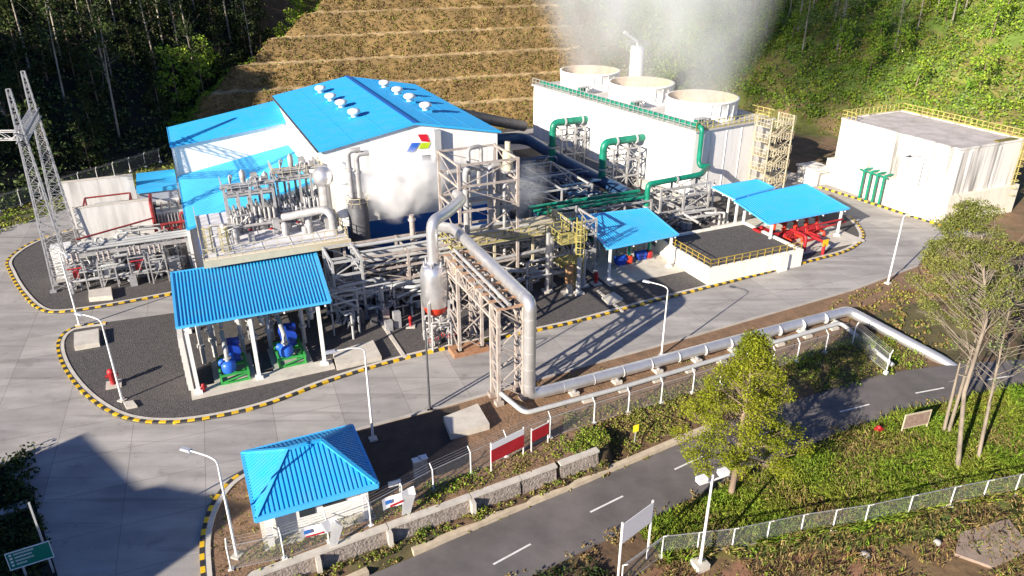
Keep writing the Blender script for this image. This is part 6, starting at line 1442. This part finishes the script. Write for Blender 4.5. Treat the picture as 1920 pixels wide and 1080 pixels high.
lawn = rnd(7000, 24, 66, 18, 34, lambda a, b: (b < 31.2+np.clip((a-18)*.1, 0, 3)-np.clip((a-50)*.12, 0, 9)) & (b > 25.2+(a-26)*-.16) & invis(a, b))
fb = lambda a: np.interp(a, [q[0] for q in f2], [q[1] for q in f2])
lawn_ok = lambda a, b: (b < 31.2+np.clip((a-18)*.1, 0, 3)-np.clip((a-50)*.12, 0, 9)) & (b > fb(a)-.2+2.2*fbm(a/2, b/2, 96)) & invis(a, b)
blades('meadow_grass', rnd(150000, 24, 66, 18, 34, lawn_ok), (.25, .60), .045, GRASS, [LF_TAN, LF_TAN, WEED, GRASS, GRASS, GRASS, LF_GREEN], .55)
bushes('meadow_herbs', [q for q in lawn if fbm(np.array([q[0]/3]), np.array([q[1]/3]), 95)[0] > .16], (.12, .32), 16, .17, LF_GREEN, [GRASS, LF_GREEN, WEED], .9, .35)
bushes('road_edge_weeds', rnd(1400, 14, 64, 24, 35, lambda a, b: (np.abs(b-(31.0+np.clip((a-16)*.12, 0, 3.2)-np.clip((a-52)*.17, 0, 9))) < .8)), (.15, .35), 14, .2, WEED, [WEED, LF_BROWN, LF_TAN])
blades('rough_grass', rnd(36000, 18, 60, 8, 30, lambda a, b: (b < fb(a)+.6) & invis(a, b) & (fbm(a/3, b/3, 74) > -.12)), (.15, .40), .035, LF_TAN, [LF_BROWN, LF_DRY, LF_TAN, WEED, LF_BROWN, GRASS], .7)
bushes('wall_shrubs', rnd(400, 1, 24, 35.4, 38, lambda a, b: (np.abs(b-36.3-(a+.5)*.075) < .3) & (fbm(a/1.7, a/3, 52) > .04)), (.25, .6), 70, .15, GRASS, [GRASS, WEED, LF_GREEN])
bushes('rough_weeds', rnd(2600, 18, 60, 8, 30, lambda a, b: (b < fb(a)+.3) & invis(a, b) & (fbm(a/3, b/3, 71) > -.02)), (.12, .28), 16, .12, WEED, [WEED, LF_DRY, LF_TAN, GRASS])
bushes('shaded_planting', rnd(1300, -24, -10, 36, 58, lambda a, b: (b < 55+(a+16)*1.0-0) & (a < -11.6-(b-41)*.14-.3) & invis(a, b)), (.4, .9), 26, .3, LF_SHADED, [LF_SHADED])
bushes('guard_plot_weeds', rnd(160, -3, .4, 37, 46, lambda a, b: (a > -2.6) & (b < 45.5)), (.12, .3), 12, .18, LF_BROWN, [LF_BROWN, GRASS, LF_TAN])
bushes('dark_corner_bush', rnd(60, 14, 21, 27, 30.8, lambda a, b: (a+(30.8-b)*.6 > 15) & (a < 20)), (.35, .8), 60, .22, LF_SHADED, [LF_SHADED])

# ------------------------------------------------------------------ steam
def steam_mat(name, dens, rfun, hfun, nscale, lo, hi, col=(.93, .94, .96), drift=(0, 0), sphere=None):
    m = bpy.data.materials.new(name); m.use_nodes = True; n = m.node_tree.nodes; l = m.node_tree.links; n.remove(n['Principled BSDF'])
    tc = n.new('ShaderNodeTexCoord'); sx = n.new('ShaderNodeSeparateXYZ'); l.new(tc.outputs['Object'], sx.inputs[0])
    def ma(op, *a):
        x = n.new('ShaderNodeMath'); x.operation = op
        for i, v in enumerate(a):
            if isinstance(v, (int, float)): x.inputs[i].default_value = v
            else: l.new(v, x.inputs[i])
        return x.outputs[0]
    X, Y, Z = sx.outputs
    if sphere:
        q = ma('SQRT', ma('ADD', ma('ADD', ma('POWER', ma('DIVIDE', X, sphere[0]), 2), ma('POWER', ma('DIVIDE', Y, sphere[1]), 2)), ma('POWER', ma('DIVIDE', Z, sphere[2]), 2)))
        fall = ma('SUBTRACT', 1.0, q); vert = 1.0
    else:
        r = ma('ADD', rfun[0], ma('MULTIPLY', Z, rfun[1])); dx = ma('SUBTRACT', X, ma('MULTIPLY', Z, drift[0])); dy = ma('SUBTRACT', Y, ma('MULTIPLY', Z, drift[1]))
        q = ma('DIVIDE', ma('SQRT', ma('ADD', ma('MULTIPLY', dx, dx), ma('MULTIPLY', dy, dy))), r); fall = ma('SUBTRACT', 1.0, q)
        vert = ma('ADD', hfun[0], ma('MULTIPLY', Z, hfun[1]))
    ns = n.new('ShaderNodeTexNoise'); ns.inputs['Scale'].default_value = nscale; ns.inputs['Detail'].default_value = 5; ns.inputs['Roughness'].default_value = .6; ns.inputs['Distortion'].default_value = .6; l.new(tc.outputs['Object'], ns.inputs['Vector'])
    mr = n.new('ShaderNodeMapRange'); mr.inputs[1].default_value = lo; mr.inputs[2].default_value = hi; l.new(ma('ADD', ns.outputs['Fac'], ma('MULTIPLY', fall, .35)), mr.inputs[0])
    f2 = n.new('ShaderNodeMapRange'); f2.inputs[1].default_value = 0; f2.inputs[2].default_value = .45; l.new(fall, f2.inputs[0])
    d = ma('MULTIPLY', ma('MULTIPLY', ma('MULTIPLY', mr.outputs[0], f2.outputs[0]), dens), ma('MAXIMUM', vert, 0.0) if not isinstance(vert, float) else vert)
    v = n.new('ShaderNodeVolumePrincipled'); v.inputs['Color'].default_value = col+(1,); v.inputs['Anisotropy'].default_value = 0.0; l.new(d, v.inputs['Density']); l.new(v.outputs[0], n['Material Output'].inputs['Volume'])
    return m
def plume(c, r0, k, h, drift, m, name, label, grp):
    mb = M(); R = np.random.default_rng(int(c[0]*10))
    cs = [(drift[0]*z, drift[1]*z, z) for z in np.linspace(0, h, 8)]; mb.rings(cs, [r0+k*z for z in np.linspace(0, h, 8)], 20)
    o = bpy.data.objects.new(name, mesh_from(mb, name, m)); link(o); o.location = w2(c); o.rotation_euler = (0, 0, AZ); o['label'] = label; o['category'] = 'steam'; o['group'] = grp
SM = steam_mat('tower_steam', .075, (4.95, .44), (1.3, -.015), .10, .44, .74, (.88, .90, .93), drift=(-.02, .08))
for i in range(3):
    lx, ly = 7.0, 6.3+13.4*i; c0, s0 = cos(TW_ROT), sin(TW_ROT)
    plume((64.3+lx*c0-ly*s0, 81+lx*s0+ly*c0, 11.6), 4.95, .44, 42, (-.02, .08), SM, 'steam_plume', ['steam plume rising from the nearest fan stack of the cooling tower', 'steam plume rising from the middle fan stack of the cooling tower', 'steam plume rising from the farthest fan stack of the cooling tower'][i], 'cooling tower steam plumes')
def cloud(px, py, b, rad, m, label):
    c = Sb(px, py, b); mb = M(); mb.lathe((0, 0, 0), [(.02, -rad[2])]+[(rad[0]*cos(t), rad[2]*sin(t)) for t in np.linspace(-1.4, 1.4, 12)]+[(.02, rad[2])], 24)
    mb.v = [(v[0], v[1]*rad[1]/rad[0], v[2]) for v in mb.v]
    o = bpy.data.objects.new('steam_cloud', mesh_from(mb, 'steam_cloud', m)); link(o); o.location = w2(c); o.rotation_euler = (0, 0, AZ); o['label'] = label; o['category'] = 'steam'
cloud(748, 346, 75.4, (6.4, 2.5, 4.7), steam_mat('vent_steam', 2.4, None, None, .32, .50, .70, (.98, .98, .98), sphere=(6.1, 2.4, 4.5)), 'dense white steam cloud drifting in front of the hall gable')
cloud(985, 350, 70, (3.6, 2.0, 3.6), steam_mat('thin_steam', .30, None, None, .4, .45, .75, sphere=(3.4, 1.8, 3.4)), 'thin wisp of steam drifting beside the tall steel frame tower')
vn = T('vent_pipe', 'short upright vent pipe below the white steam cloud', 'vent', (20, 71, 6)); q = Sb(772, 410, 71); m = M(); m.tube((q[0], q[1], .1), (q[0], q[1], q[2]+.4), .28); part('pipe', m, BEIGE, vn); m = M(); m.tube((q[0], q[1], q[2]-.2), (q[0], q[1], q[2]), .42); part('flange', m, STEEL, vn)
